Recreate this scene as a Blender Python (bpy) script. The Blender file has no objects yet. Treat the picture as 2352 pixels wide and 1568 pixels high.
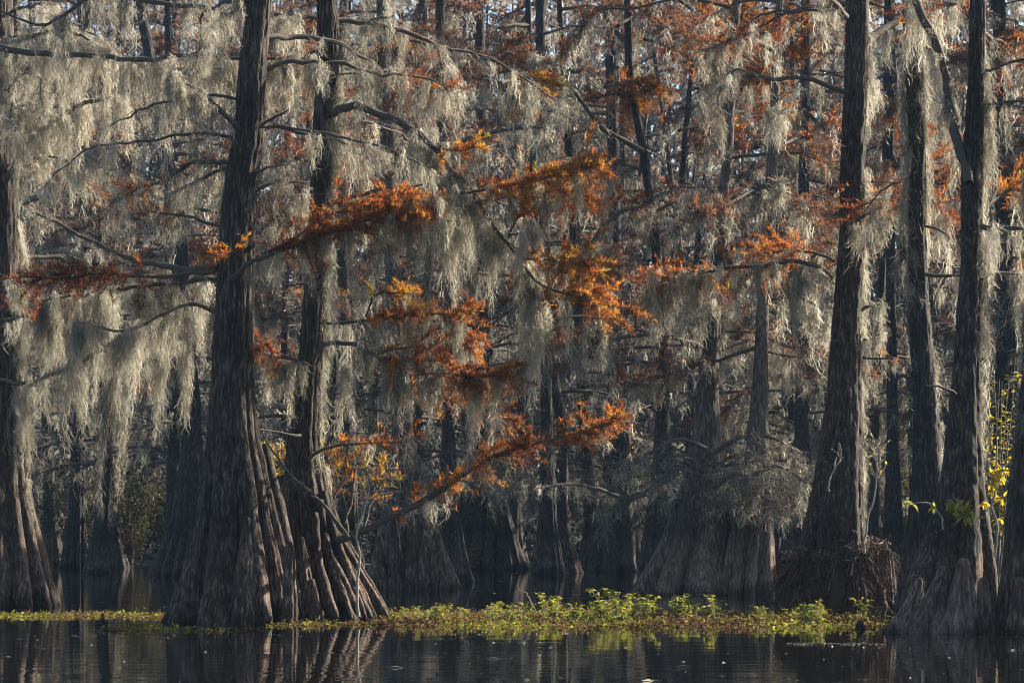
import bpy, math, random
import numpy as np
from math import radians as R

# ------------------------------------------------------------------ scene, camera, light
S = bpy.context.scene
COL = S.collection
FD = 2352 / 36 * 85          # focal length in working pixels
HZ, CX, CH = 1217.0, 1176.0, 1.67
SUN_AZ, SUN_EL = 30.0, 27.5  # degrees behind the right-hand side, and above the horizon
W_ = bpy.data.worlds.new("World"); S.world = W_; W_.use_nodes = True


def P(x, y, Y):
    return np.array([(x - CX) * Y / FD, Y, CH + (HZ - y) * Y / FD])


# ------------------------------------------------------------------ mesh accumulation
class MB:
    def __init__(s):
        s.v = []; s.q = []; s.t = []; s.n = 0

    def add(s, v, q, tint=0.5):
        v = np.asarray(v, dtype=np.float32).reshape(-1, 3)
        if len(v) == 0: return
        s.v.append(v); s.q.append(np.asarray(q, dtype=np.int64).reshape(-1, 4) + s.n)
        t = np.broadcast_to(np.asarray(tint, dtype=np.float32), (len(v),)) if np.ndim(tint) == 0 else np.asarray(tint, dtype=np.float32)
        s.t.append(t); s.n += len(v)

    def build(s, name, mat, parent=None, smooth=True, loc=None):
        if not s.v: return None
        v = np.concatenate(s.v); q = np.concatenate(s.q); t = np.concatenate(s.t)
        off = np.zeros(3)
        if parent is not None:
            p = parent
            while p.parent is not None: p = p.parent
            off = np.array(p.location)
        elif loc is not None: off = np.array(loc)
        v = (v - off).astype(np.float32)
        me = bpy.data.meshes.new(name)
        me.vertices.add(len(v)); me.vertices.foreach_set("co", v.ravel())
        me.loops.add(q.size); me.loops.foreach_set("vertex_index", q.ravel().astype(np.int32))
        me.polygons.add(len(q))
        me.polygons.foreach_set("loop_start", np.arange(0, q.size, 4, dtype=np.int32))
        me.update(calc_edges=True)
        if smooth: me.polygons.foreach_set("use_smooth", np.ones(len(q), dtype=bool))
        a = me.attributes.new("tint", 'FLOAT', 'POINT'); a.data.foreach_set("value", t.astype(np.float32))
        me.materials.append(mat)
        o = bpy.data.objects.new(name, me); COL.objects.link(o)
        if parent is not None: o.parent = parent
        elif loc is not None: o.location = loc
        return o


def tag(o, label=None, cat=None, group=None, kind=None):
    if label: o['label'] = label
    if cat: o['category'] = cat
    if group: o['group'] = group
    if kind: o['kind'] = kind
    return o


def empty(name, loc, label, cat, group=None):
    o = bpy.data.objects.new(name, None); COL.objects.link(o); o.location = [float(c) for c in loc]
    o.empty_display_size = 0.2
    return tag(o, label, cat, group)


def unit(a):
    return a / (np.linalg.norm(a, axis=-1, keepdims=True) + 1e-9)


def ribbons(mb, Pn, hw, tint, rng):
    """n strands of k points as flat fibres turned at random about the vertical"""
    n, k, _ = Pn.shape
    a = rng.uniform(0, 2 * np.pi, n)
    side = np.stack([np.cos(a), np.sin(a), rng.normal(0, .2, n)], 1)[:, None, :]
    hw = np.broadcast_to(hw, (n, k))[:, :, None]
    V = np.stack([Pn - side * hw, Pn + side * hw], 2).reshape(-1, 3)
    b = (np.arange(n)[:, None] * k + np.arange(k - 1)[None, :]).ravel() * 2
    mb.add(V, np.stack([b, b + 1, b + 3, b + 2], 1), np.repeat(tint, k * 2))


def tubes(mb, Pn, rad, sides, tint=0.5):
    """n tubes of k points"""
    n, k, _ = Pn.shape
    T = np.empty_like(Pn); T[:, 1:-1] = Pn[:, 2:] - Pn[:, :-2]; T[:, 0] = Pn[:, 1] - Pn[:, 0]; T[:, -1] = Pn[:, -1] - Pn[:, -2]
    T = unit(T)
    ref = np.where(np.abs(T[..., 2:3]) > .9, np.array([1., 0, 0]), np.array([0, 0, 1.]))
    U = unit(np.cross(T, ref)); Vv = np.cross(T, U)
    rad = np.broadcast_to(rad, (n, k))
    th = np.linspace(0, 2 * np.pi, sides, endpoint=False)
    ring = U[:, :, None, :] * np.cos(th)[None, None, :, None] + Vv[:, :, None, :] * np.sin(th)[None, None, :, None]
    V = Pn[:, :, None, :] + ring * rad[:, :, None, None]
    i = np.arange(n)[:, None, None] * k * sides; j = np.arange(k - 1)[None, :, None] * sides
    m = np.arange(sides)[None, None, :]; m2 = (m + 1) % sides
    a = i + j + m; b = i + j + m2
    Q = np.stack([a, b, b + sides, a + sides], -1).reshape(-1, 4)
    mb.add(V.reshape(-1, 3), Q, tint if np.ndim(tint) == 0 else np.repeat(tint, k * sides))


LOD = [dict(nf=190, k=6, hw=.0042, fl=.118, fw=.0145, sides=3, fd=1.7),
       dict(nf=66, k=5, hw=.0082, fl=.16, fw=.024, sides=3, fd=.9),
       dict(nf=22, k=4, hw=.016, fl=.22, fw=.06, sides=3, fd=.34)]


def festoons(mb, A, L, W, lod, rng, tint0=.5):
    """beards of moss: A (m,3) where they hang, L lengths, W half widths"""
    c = LOD[lod]; k = c['k']
    A = np.asarray(A).reshape(-1, 3); m = len(A)
    if m == 0: return
    L = np.broadcast_to(L, (m,)); W = np.broadcast_to(W, (m,))
    nf = np.maximum(6, (c['nf'] * L * np.clip(W / .10, .4, 1.7)).astype(int))
    idx = np.repeat(np.arange(m), nf); n = len(idx)
    NL = 4
    la = rng.uniform(0, 2 * np.pi, (m, NL)); lr = rng.uniform(.1, 1.15, (m, NL))
    ll = rng.uniform(.22, 1., (m, NL)); ll[:, 0] = 1.0
    lobe = rng.integers(0, NL, n)
    lx = (np.cos(la) * lr)[idx, lobe] * W[idx]; ly = (np.sin(la) * lr)[idx, lobe] * W[idx]
    Lf = L[idx] * ll[idx, lobe]; Wf = W[idx] * .42
    s0 = rng.beta(.9, 1.35, n) * .9
    lf = rng.uniform(.09, .34, n) * np.clip(1.1 / Lf, .5, 1.7)
    lf = np.minimum(lf, 1.04 - s0)
    t = np.linspace(0, 1, k)[None, :]
    s = s0[:, None] + lf[:, None] * t
    sc = np.clip(s, 0, 1)
    env = (1 - sc) ** .55 * (.5 + .5 * np.minimum(1, sc * 5)) + .10
    ang = rng.uniform(0, 2 * np.pi, n); rad = np.sqrt(rng.uniform(0, 1, n))
    ph = rng.uniform(0, 6.28, (m, 2)); sw = .05 * L
    ax = sw[idx][:, None] * np.sin(sc * 3.2 + ph[idx, 0][:, None]) - sw[idx][:, None] * np.sin(ph[idx, 0])[:, None]
    ay = sw[idx][:, None] * np.sin(sc * 3.2 + ph[idx, 1][:, None]) - sw[idx][:, None] * np.sin(ph[idx, 1])[:, None]
    conv = (1 - .5 * sc)
    st = rng.normal(0, 1, (n, k, 3)) * (np.array([.025, .025, .016]) * (1 + .6 * lod))
    st[:, -1] *= 2.6
    wig = np.cumsum(st, 1)
    fl = (rng.uniform(0, 1, n) < .4)[:, None] * t ** 2 * rng.uniform(.02, .09, n)[:, None]
    X = A[idx, 0][:, None] + ax + lx[:, None] * conv + (Wf * rad * np.cos(ang))[:, None] * env + wig[..., 0] + fl * np.cos(ang)[:, None]
    Y = A[idx, 1][:, None] + ay + ly[:, None] * conv + (Wf * rad * np.sin(ang))[:, None] * env + wig[..., 1] + fl * np.sin(ang)[:, None]
    Z = A[idx, 2][:, None] - s * Lf[:, None] + wig[..., 2] + fl * .5
    hw = c['hw'] * rng.uniform(.6, 1.4, n)[:, None] * np.linspace(1.15, .45, k)[None, :]
    tint = np.clip(tint0 + rng.normal(0, .17, m)[idx] + rng.normal(0, .13, n), 0, 1)
    ribbons(mb, np.stack([X, Y, Z], -1), hw, tint, rng)


def fronds(mb, base, d, L, Wd, tint, rng):
    n = len(base)
    d = unit(d)
    up = np.array([0, 0, 1.]) + rng.normal(0, .55, (n, 3))
    sd = unit(np.cross(d, up)); nn = np.cross(sd, d)
    L = np.asarray(L)[:, None]; Wd = np.asarray(Wd)[:, None]
    mid = base + d * L * .42 + nn * L * .06
    tip = base + d * L - nn * L * rng.uniform(0, .2, (n, 1))
    V = np.stack([base, mid - sd * Wd / 2, tip, mid + sd * Wd / 2], 1).reshape(-1, 3)
    mb.add(V, np.arange(4 * n).reshape(n, 4), np.repeat(tint, 4))


def resample(pts, k, wob, rng):
    pts = np.asarray(pts, dtype=float)
    d = np.r_[0, np.cumsum(np.linalg.norm(np.diff(pts, axis=0), axis=1))]
    u = np.linspace(0, d[-1], k)
    for _ in range(1):
        # Catmull-Rom through the points
        out = []
        for x in u:
            i = min(max(np.searchsorted(d, x) - 1, 0), len(pts) - 2)
            p0 = pts[max(i - 1, 0)]; p1 = pts[i]; p2 = pts[i + 1]; p3 = pts[min(i + 2, len(pts) - 1)]
            t = (x - d[i]) / (d[i + 1] - d[i] + 1e-9)
            out.append(.5 * (2 * p1 + (p2 - p0) * t + (2 * p0 - 5 * p1 + 4 * p2 - p3) * t * t + (3 * p1 - p0 - 3 * p2 + p3) * t ** 3))
    out = np.array(out)
    w = np.cumsum(rng.normal(0, 1, (k, 3)), 0); w -= np.linspace(0, 1, k)[:, None] * w[-1]; w -= w[0] * np.linspace(1, 0, k)[:, None]
    return out + w * wob, d[-1]


def make_twigs(B, Lb, n, tl, rng, k=5, t0=.15, up=.05, droop=.25):
    """side twigs of bough polyline B: (n,k,3)"""
    n = max(int(n), 1); K = len(B)
    t = t0 + (1 - t0) * np.sqrt(rng.uniform(0, 1, n)) if n > 1 else np.array([.9])
    f = t * (K - 1); i = np.clip(f.astype(int), 0, K - 2); fr = (f - i)[:, None]
    base = B[i] * (1 - fr) + B[i + 1] * fr
    T = unit(B[i + 1] - B[i])
    side = unit(np.cross(T, np.array([0, 0, 1.])) + 1e-6) * rng.choice([-1, 1], n)[:, None]
    d = unit(side * rng.uniform(.3, 1, (n, 1)) + T * rng.uniform(.25, .95, (n, 1)) + np.array([0, 0, 1.]) * rng.normal(up, .36, (n, 1)))
    ln = tl * rng.uniform(.4, 1.1, n) * (1.15 - .55 * t)
    s = np.linspace(0, 1, k)
    bend = rng.normal(0, .14, (n, 3)); bend[:, 2] -= droop * rng.uniform(.2, 1.2, n)
    tw = base[:, None] + (d[:, None] * s[None, :, None] + bend[:, None] * (s ** 2)[None, :, None]) * ln[:, None, None]
    tw[:, 1:] += np.cumsum(rng.normal(0, .018, (n, k - 1, 3)), 1) * ln[:, None, None] ** .5
    return tw, ln


def sub_twigs(tw, ln, per, rng, droop=.2):
    n, k, _ = tw.shape
    idx = np.repeat(np.arange(n), per); m = len(idx)
    f = rng.uniform(.2, .98, m) * (k - 1); i = np.clip(f.astype(int), 0, k - 2); fr = (f - i)[:, None]
    base = tw[idx, i] * (1 - fr) + tw[idx, i + 1] * fr
    T = unit(tw[idx, i + 1] - tw[idx, i])
    d = unit(T + rng.normal(0, .55, (m, 3)) * np.array([1, 1, .6]) + np.array([0, 0, .05]))
    l2 = ln[idx] * rng.uniform(.25, .6, m)
    s = np.linspace(0, 1, k)
    bend = rng.normal(0, .2, (m, 3)); bend[:, 2] -= droop * rng.uniform(0, 1.2, m)
    t2 = base[:, None] + (d[:, None] * s[None, :, None] + bend[:, None] * (s ** 2)[None, :, None]) * l2[:, None, None]
    return t2, l2


def leaf_twigs(mb, tw, ln, per_m, hue, hv, lod, rng, upb=.5):
    c = LOD[lod]; n, k, _ = tw.shape
    cnt = np.maximum(1, (ln * per_m * c['fd'] * rng.choice([.08, .55, 1.5], n, p=[.34, .33, .33])).astype(int))
    idx = np.repeat(np.arange(n), cnt); m = len(idx)
    f = rng.uniform(.12, 1, m) * (k - 1); i = np.clip(f.astype(int), 0, k - 2); fr = (f - i)[:, None]
    base = tw[idx, i] * (1 - fr) + tw[idx, i + 1] * fr
    T = unit(tw[idx, i + 1] - tw[idx, i])
    d = T * .55 + rng.normal(0, .5, (m, 3)) + np.array([0, 0, upb])
    tint = np.clip(hue + rng.normal(0, hv, n)[idx] + rng.normal(0, hv * .7, m), 0, 1)
    fronds(mb, base, d, c['fl'] * rng.uniform(.5, 1.4, m), c['fw'] * rng.uniform(.6, 1.3, m), tint, rng)


def bough(pts, r0, r1, lod, rng, wood, leaf=None, moss=None, mossp=None, fol=None, bare=None, wob=.012, moss_tint=.5):
    """one bough into wood / leaf / moss mesh builders. mossp=(per_m,Lmin,Lmax,W) fol=(twigs_m,len,fronds_m,hue,var) bare=(twigs_m,len)"""
    Lt = sum(np.linalg.norm(np.asarray(pts[i + 1]) - np.asarray(pts[i])) for i in range(len(pts) - 1))
    k = int(np.clip(Lt / (.18, .3, .6)[lod], 6, 40))
    B, L = resample(pts, k, wob, rng)
    rad = np.linspace(r0, r1, k) * (1 + rng.normal(0, .07, k)); rad[-1] *= .5
    tubes(wood, B[None], rad[None], (9, 6, 4)[lod], .35)
    alltw = []
    if fol:
        tw, ln = make_twigs(B, L, fol[0] * L, fol[1], rng)
        t2, l2 = sub_twigs(tw, ln, 2 if lod < 2 else 1, rng)
        q = np.linspace(1, .35, tw.shape[1])[None]
        tubes(wood, tw, (.0085, .012, .018)[lod] * q, 3, .45); ribbons(wood, t2, (.005, .008, .014)[lod] * q, np.full(len(t2), .5), rng)
        leaf_twigs(leaf, tw, ln, fol[2], fol[3], fol[4], lod, rng); leaf_twigs(leaf, t2, l2, fol[2], fol[3], fol[4], lod, rng)
        alltw.append(tw)
    if bare:
        tw, ln = make_twigs(B, L, bare[0] * L, bare[1], rng, droop=.3)
        t2, l2 = sub_twigs(tw, ln, 3 if lod < 2 else 1, rng, .35)
        t3, l3 = sub_twigs(t2, l2, 1, rng, .35)
        q = np.linspace(1, .3, tw.shape[1])[None]
        tubes(wood, tw, (.0095, .012, .02)[lod] * q, 3, (.7, .5, .5)[lod])
        ribbons(wood, t2, (.0055, .0075, .014)[lod] * q, rng.uniform(.35, .95, len(t2)), rng)
        ribbons(wood, t3, (.004, .0055, .011)[lod] * q, rng.uniform(.4, 1, len(t3)), rng)
        alltw.append(tw)
    if moss is not None and mossp:
        m = max(1, int(mossp[0] * L * .44))
        f = rng.uniform(.04, 1, m) * (k - 1); i = np.clip(f.astype(int), 0, k - 2); fr = (f - i)[:, None]
        A = B[i] * (1 - fr) + B[i + 1] * fr
        A = A + np.c_[rng.normal(0, .05, m), rng.normal(0, .12, m), np.full(m, -.01)]
        if alltw:
            T = np.concatenate(alltw); j = rng.integers(0, len(T), m); tj = rng.integers(1, T.shape[1], m)
            use = rng.uniform(0, 1, m) < .6
            A[use] = T[j, tj][use]
        cl = .5 + .5 * np.sin(f / k * L * 2.3 + rng.uniform(0, 6))
        Ln = mossp[1] + (mossp[2] - mossp[1]) * rng.beta(1.2, 2.2, m) * (.45 + .8 * cl)
        festoons(moss, A, Ln, mossp[3] * .55 * rng.uniform(.35, 1.5, m), lod, rng, moss_tint)
        m2 = int(m * (2.2, 1.3, 0)[lod])          # small wisps between the long beards
        if m2:
            f = rng.uniform(.04, 1, m2) * (k - 1); i = np.clip(f.astype(int), 0, k - 2); fr = (f - i)[:, None]
            A = B[i] * (1 - fr) + B[i + 1] * fr + rng.normal(0, .03, (m2, 3))
            if alltw:
                T = np.concatenate(alltw); j = rng.integers(0, len(T), m2); tj = rng.integers(1, T.shape[1], m2)
                use = rng.uniform(0, 1, m2) < .75; A[use] = T[j, tj][use]
            festoons(moss, A, rng.uniform(.15, .75, m2), rng.uniform(.018, .05, m2) * (1 + .4 * lod), lod, rng, moss_tint + .06)
    return B


def vn(rows, cols, nz, nt, rng):
    """value noise, periodic across columns"""
    g = rng.uniform(-1, 1, (nz + 2, nt))
    r = np.linspace(0, nz, rows, endpoint=False); c = np.linspace(0, nt, cols, endpoint=False)
    ri = r.astype(int); ci = c.astype(int); rf = r - ri; cf = c - ci
    rf = rf * rf * (3 - 2 * rf); cf = cf * cf * (3 - 2 * cf)
    a = g[ri][:, ci]; b = g[ri][:, (ci + 1) % nt]; d = g[ri + 1][:, ci]; e = g[ri + 1][:, (ci + 1) % nt]
    return (a * (1 - cf) + b * cf) * (1 - rf)[:, None] + (d * (1 - cf) + e * cf) * rf[:, None]


class Trunk:
    def __init__(s, keys, Y, ztop=None, dy=0.0):
        k = sorted([(CH + (HZ - y) * Y / FD, (c - CX) * Y / FD, w / 2 * Y / FD) for y, c, w in keys])
        k = np.array(k)
        if k[0, 0] > -.5: k = np.vstack([[-.5, k[0, 1], k[0, 2] * 1.05], k])
        if ztop and ztop > k[-1, 0]:
            sl = (k[-1, 1] - k[-2, 1]) / (k[-1, 0] - k[-2, 0])
            k = np.vstack([k, [ztop, k[-1, 1] + sl * .5 * (ztop - k[-1, 0]), k[-1, 2] * .62]])
        s.k = k; s.Y = Y; s.dy = dy
        zz = np.linspace(k[0, 0], k[-1, 0], 400)
        def sm(a, w):
            ker = np.hanning(w); ker /= ker.sum()
            return np.convolve(np.pad(a, w // 2, mode='edge'), ker, 'valid')[:len(a)]
        s.zz = zz; s.xx = sm(np.interp(zz, k[:, 0], k[:, 1]), 21); s.rr = sm(np.interp(zz, k[:, 0], k[:, 2]), 15)
        s.base = np.array([s.x(0.), Y, 0.])

    def x(s, z): return np.interp(z, s.zz, s.xx)
    def r(s, z): return np.interp(z, s.zz, s.rr)
    def c(s, z): return np.array([s.x(z), s.Y + s.dy * z, z])

    def mesh(s, nfl, amp, h0, rng, nth=180, nzr=260, strips=.06, rough=.012):
        z0, z1 = s.k[0, 0], s.k[-1, 0]
        u = np.linspace(0, 1, nzr); z = z0 + (z1 - z0) * (.65 * u + .35 * u ** 2.2)
        th = np.linspace(0, 2 * np.pi, nth, endpoint=False)
        rr = s.r(z)
        wp = sum(rng.normal(0, .5 / j) * np.sin(j * th + rng.uniform(0, 6)) for j in (1, 2, 3))
        wob = np.cumsum(rng.normal(0, .012, nzr))[:, None]
        ph = nfl / 2 * (th + wp * .5)[None, :] + wob
        rid = np.abs(np.cos(ph)) ** .8
        rid2 = np.abs(np.cos(ph * 2.37 + 1.1 + wob))
        la = .6 + .4 * np.cos(np.floor(ph / np.pi + .5) * 2.4)   # each rib its own strength
        hh = np.exp(-np.maximum(z, 0) / h0)[:, None]
        A = amp * hh
        m = 1 + A * ((rid - .62) * (.7 + .6 * la) + .16 * (rid2 - .6)) + .05 * (rid - .6) + .035 * vn(nzr, nth, max(3, int((z1 - z0) / .8)), 7, rng)
        rm = float(np.median(rr)); nt = max(8, int(2 * np.pi * rm / strips))
        m = rr[:, None] * m + rough * vn(nzr, nth, max(4, int((z1 - z0) / .22)), nt, rng) + rough * .7 * vn(nzr, nth, max(4, int((z1 - z0) / .12)), nt * 2, rng)
        X = s.x(z)[:, None] + m * np.cos(th); Y = s.Y + s.dy * z[:, None] + m * np.sin(th)
        V = np.stack([X, Y, np.broadcast_to(z[:, None], X.shape)], -1)
        i = np.arange(nzr - 1)[:, None] * nth; j = np.arange(nth)[None]; j2 = (j + 1) % nth
        a = i + j; b = i + j2
        mb = MB(); mb.add(V.reshape(-1, 3), np.stack([a, b, b + nth, a + nth], -1).reshape(-1, 4), .5)
        return mb


# ------------------------------------------------------------------ materials
def mat(name):
    m = bpy.data.materials.new(name); m.use_nodes = True
    nt = m.node_tree; nt.nodes.clear()
    out = nt.nodes.new('ShaderNodeOutputMaterial')
    return m, nt, out


def nd(nt, typ, **kw):
    n = nt.nodes.new(typ)
    for k, v in kw.items():
        if k in n.inputs: n.inputs[k].default_value = v
        else: setattr(n, k, v)
    return n


def ramp(nt, stops, fac):
    r = nt.nodes.new('ShaderNodeValToRGB'); e = r.color_ramp.elements
    while len(e) < len(stops): e.new(.5)
    for el, (p, c) in zip(e, stops): el.position = p; el.color = (*c, 1)
    nt.links.new(fac, r.inputs[0]); return r.outputs[0]


def nd_range(nt, sock, a, b):
    r = nt.nodes.new('ShaderNodeMapRange'); r.inputs[1].default_value = a; r.inputs[2].default_value = b
    nt.links.new(sock, r.inputs[0]); return r.outputs[0]


def bark_mat(name, c0, c1, c2, sc=9.0, bump=1.0, lichen=0.0):
    m, nt, out = mat(name); L = nt.links
    tc = nd(nt, 'ShaderNodeTexCoord'); mp = nd(nt, 'ShaderNodeMapping'); mp.inputs['Scale'].default_value = (sc * 1.6, sc * 1.6, sc * .26)
    L.new(tc.outputs['Object'], mp.inputs[0])
    n1 = nd(nt, 'ShaderNodeTexNoise', Scale=1.6, Detail=6.0, Roughness=.68); L.new(mp.outputs[0], n1.inputs['Vector'])
    n2 = nd(nt, 'ShaderNodeTexNoise', Scale=.8, Detail=3.0); L.new(tc.outputs['Object'], n2.inputs['Vector'])
    col = ramp(nt, [(.34, c0), (.52, c1), (.68, c2)], n1.outputs[0])
    mx = nd(nt, 'ShaderNodeMixRGB', blend_type='MULTIPLY'); mx.inputs[0].default_value = .9
    L.new(col, mx.inputs[1]); L.new(ramp(nt, [(.3, (.55, .5, .48)), (.7, (1.25, 1.2, 1.2))], n2.outputs[0]), mx.inputs[2])
    colo = mx.outputs[0]
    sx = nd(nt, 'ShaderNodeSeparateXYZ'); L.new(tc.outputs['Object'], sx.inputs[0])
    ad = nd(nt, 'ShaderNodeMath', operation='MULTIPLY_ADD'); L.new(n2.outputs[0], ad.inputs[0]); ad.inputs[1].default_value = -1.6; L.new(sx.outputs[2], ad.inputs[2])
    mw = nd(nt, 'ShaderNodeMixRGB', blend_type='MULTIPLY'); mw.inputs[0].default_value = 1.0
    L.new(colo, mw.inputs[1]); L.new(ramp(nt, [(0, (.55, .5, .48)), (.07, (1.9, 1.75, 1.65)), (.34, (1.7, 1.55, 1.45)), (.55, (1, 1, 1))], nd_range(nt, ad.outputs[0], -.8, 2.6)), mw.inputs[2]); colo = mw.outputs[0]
    if lichen:
        n3 = nd(nt, 'ShaderNodeTexNoise', Scale=7.0, Detail=4.0, Roughness=.7); L.new(tc.outputs['Object'], n3.inputs['Vector'])
        m2 = nd(nt, 'ShaderNodeMixRGB'); L.new(ramp(nt, [(.64, (0, 0, 0)), (.70, (lichen,) * 3)], n3.outputs[0]), m2.inputs[0])
        L.new(colo, m2.inputs[1]); m2.inputs[2].default_value = (.3, .32, .31, 1); colo = m2.outputs[0]
    b = nd(nt, 'ShaderNodeBsdfPrincipled', Roughness=.9); b.inputs['Specular IOR Level'].default_value = .25
    L.new(colo, b.inputs['Base Color'])
    bp = nd(nt, 'ShaderNodeBump', Strength=bump, Distance=.03); L.new(n1.outputs[0], bp.inputs['Height']); L.new(bp.outputs[0], b.inputs['Normal'])
    L.new(b.outputs[0], out.inputs[0]); return m


def leafy_mat(name, stops, trans=.5, gloss=0.0):
    m, nt, out = mat(name); L = nt.links
    at = nd(nt, 'ShaderNodeAttribute', attribute_name='tint')
    col = ramp(nt, stops, at.outputs['Fac'])
    d = nd(nt, 'ShaderNodeBsdfDiffuse'); t = nd(nt, 'ShaderNodeBsdfTranslucent')
    L.new(col, d.inputs[0]); L.new(col, t.inputs[0])
    mx = nd(nt, 'ShaderNodeMixShader'); mx.inputs[0].default_value = trans
    L.new(d.outputs[0], mx.inputs[1]); L.new(t.outputs[0], mx.inputs[2]); o = mx.outputs[0]
    if gloss:
        g = nd(nt, 'ShaderNodeBsdfGlossy', Roughness=.35); m2 = nd(nt, 'ShaderNodeMixShader'); m2.inputs[0].default_value = gloss
        L.new(o, m2.inputs[1]); L.new(g.outputs[0], m2.inputs[2]); o = m2.outputs[0]
    L.new(o, out.inputs[0]); return m


def tint_mat(name, stops, rough=.9):
    m, nt, out = mat(name)
    at = nd(nt, 'ShaderNodeAttribute', attribute_name='tint')
    b = nd(nt, 'ShaderNodeBsdfPrincipled', Roughness=rough); b.inputs['Specular IOR Level'].default_value = .3
    nt.links.new(ramp(nt, stops, at.outputs['Fac']), b.inputs['Base Color']); nt.links.new(b.outputs[0], out.inputs[0]); return m


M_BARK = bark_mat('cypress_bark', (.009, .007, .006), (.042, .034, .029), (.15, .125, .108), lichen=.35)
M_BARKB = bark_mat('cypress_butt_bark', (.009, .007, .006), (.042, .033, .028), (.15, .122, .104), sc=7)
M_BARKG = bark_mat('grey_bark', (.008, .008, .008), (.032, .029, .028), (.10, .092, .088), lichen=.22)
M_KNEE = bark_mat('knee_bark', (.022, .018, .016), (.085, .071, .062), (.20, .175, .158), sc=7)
M_WOOD = tint_mat('twig_wood', [(0, (.035, .028, .024)), (.35, (.075, .062, .052)), (.6, (.14, .12, .105)), (1, (.33, .30, .27))])
M_MOSS = leafy_mat('spanish_moss', [(0, (.12, .114, .095)), (.5, (.34, .32, .265)), (1, (.64, .605, .51))], .62)
M_LEAF = leafy_mat('cypress_needles', [(0, (.05, .025, .02)), (.25, (.14, .045, .025)), (.5, (.32, .10, .032)), (.7, (.48, .185, .042)), (.85, (.48, .27, .042)), (1, (.34, .32, .045))], .65)
M_MOTTLE = leafy_mat('dull_needles', [(0, (.08, .05, .042)), (.35, (.17, .085, .06)), (.6, (.27, .115, .065)), (.85, (.38, .16, .06)), (1, (.40, .26, .055))], .5)
M_GREEN = leafy_mat('marsh_leaf', [(0, (.07, .04, .025)), (.28, (.17, .10, .05)), (.42, (.13, .13, .03)), (.65, (.20, .23, .03)), (1, (.40, .37, .05))], .55)
M_YELLOW = leafy_mat('yellow_leaf', [(0, (.12, .10, .02)), (.4, (.30, .26, .03)), (.7, (.55, .40, .03)), (1, (.65, .50, .04))], .55)
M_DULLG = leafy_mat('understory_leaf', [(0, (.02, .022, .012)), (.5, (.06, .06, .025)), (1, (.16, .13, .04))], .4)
M_ROOT = tint_mat('root_fibre', [(0, (.018, .011, .008)), (.55, (.06, .034, .025)), (.9, (.13, .085, .066)), (1, (.22, .16, .13))])
M_DEBRIS = tint_mat('water_litter', [(0, (.05, .03, .02)), (.6, (.14, .11, .07)), (1, (.30, .27, .2))], .6)

m, nt, out = mat('swamp_water')
b = nd(nt, 'ShaderNodeBsdfPrincipled', Roughness=.025, IOR=1.33); b.inputs['Base Color'].default_value = (.004, .0045, .005, 1)
tc = nd(nt, 'ShaderNodeTexCoord'); mp = nd(nt, 'ShaderNodeMapping'); mp.inputs['Scale'].default_value = (.35, 1.15, 1)
nt.links.new(tc.outputs['Object'], mp.inputs[0])
n1 = nd(nt, 'ShaderNodeTexNoise', Scale=1.0, Detail=3.0, Roughness=.5); nt.links.new(mp.outputs[0], n1.inputs['Vector'])
bp = nd(nt, 'ShaderNodeBump', Strength=.5, Distance=.012); nt.links.new(n1.outputs[0], bp.inputs['Height']); nt.links.new(bp.outputs[0], b.inputs['Normal'])
nt.links.new(b.outputs[0], out.inputs[0]); M_WATER = m

m, nt, out = mat('forest_floor')
tc = nd(nt, 'ShaderNodeTexCoord'); n1 = nd(nt, 'ShaderNodeTexNoise', Scale=1.3, Detail=8.0, Roughness=.7); nt.links.new(tc.outputs['Object'], n1.inputs['Vector'])
b = nd(nt, 'ShaderNodeBsdfPrincipled', Roughness=.95)
nt.links.new(ramp(nt, [(.3, (.012, .009, .007)), (.55, (.03, .022, .016)), (.75, (.06, .044, .03))], n1.outputs[0]), b.inputs['Base Color'])
nt.links.new(b.outputs[0], out.inputs[0]); M_FLOOR = m

# ------------------------------------------------------------------ ground and water
def grid_sheet(name, x0, x1, y0, y1, nx, ny, fz, material, kind='structure'):
    X, Y = np.meshgrid(np.linspace(x0, x1, nx), np.linspace(y0, y1, ny)); Z = fz(X, Y)
    i = np.arange(ny - 1)[:, None] * nx; j = np.arange(nx - 1)[None]; a = i + j
    mb = MB(); mb.add(np.stack([X, Y, Z], -1).reshape(-1, 3), np.stack([a, a + 1, a + nx + 1, a + nx], -1).reshape(-1, 4))
    return tag(mb.build(name, material), kind=kind)


def gz(X, Y):
    s = 118 + 6 * np.sin(X * .07 + 1) + 4 * np.sin(X * .19)
    t = np.clip((Y - s) / 45, 0, 1)
    return -1.6 + 1.6 * np.clip((Y - s + 6) / 6, 0, 1) ** 1.5 + 3.0 * t * t * (3 - 2 * t) + 24 * np.clip((Y - 178) / 90, 0, 1) ** 1.3 + .12 * np.sin(X * .9 + Y * .4) * np.clip((Y - s) / 5, 0, 1)


grid_sheet('ground', -420, 420, -80, 620, 240, 260, gz, M_FLOOR)
grid_sheet('lake_water', -420, 420, -80, 400, 2, 2, lambda X, Y: X * 0, M_WATER)

# ------------------------------------------------------------------ trees near the camera
TR = {}


def tree(key, keys, Y, label, seed, nfl=9, amp=.45, h0=1.3, ztop=None, mt=None, nth=200, nzr=300, group=None, dy=0., **kw):
    rng = np.random.default_rng(seed)
    t = Trunk([(a_, b_, c_ * .93) for a_, b_, c_ in keys], Y, ztop, dy)
    root = empty('cypress_tree', t.base, label, 'tree', group)
    tr = t.mesh(nfl, amp, h0, rng, nth, nzr, **kw).build('trunk', mt or M_BARK, root)
    TR[key] = dict(t=t, root=root, rng=rng, trunk=tr, moss=MB(), lod=0)
    return TR[key]


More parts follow.
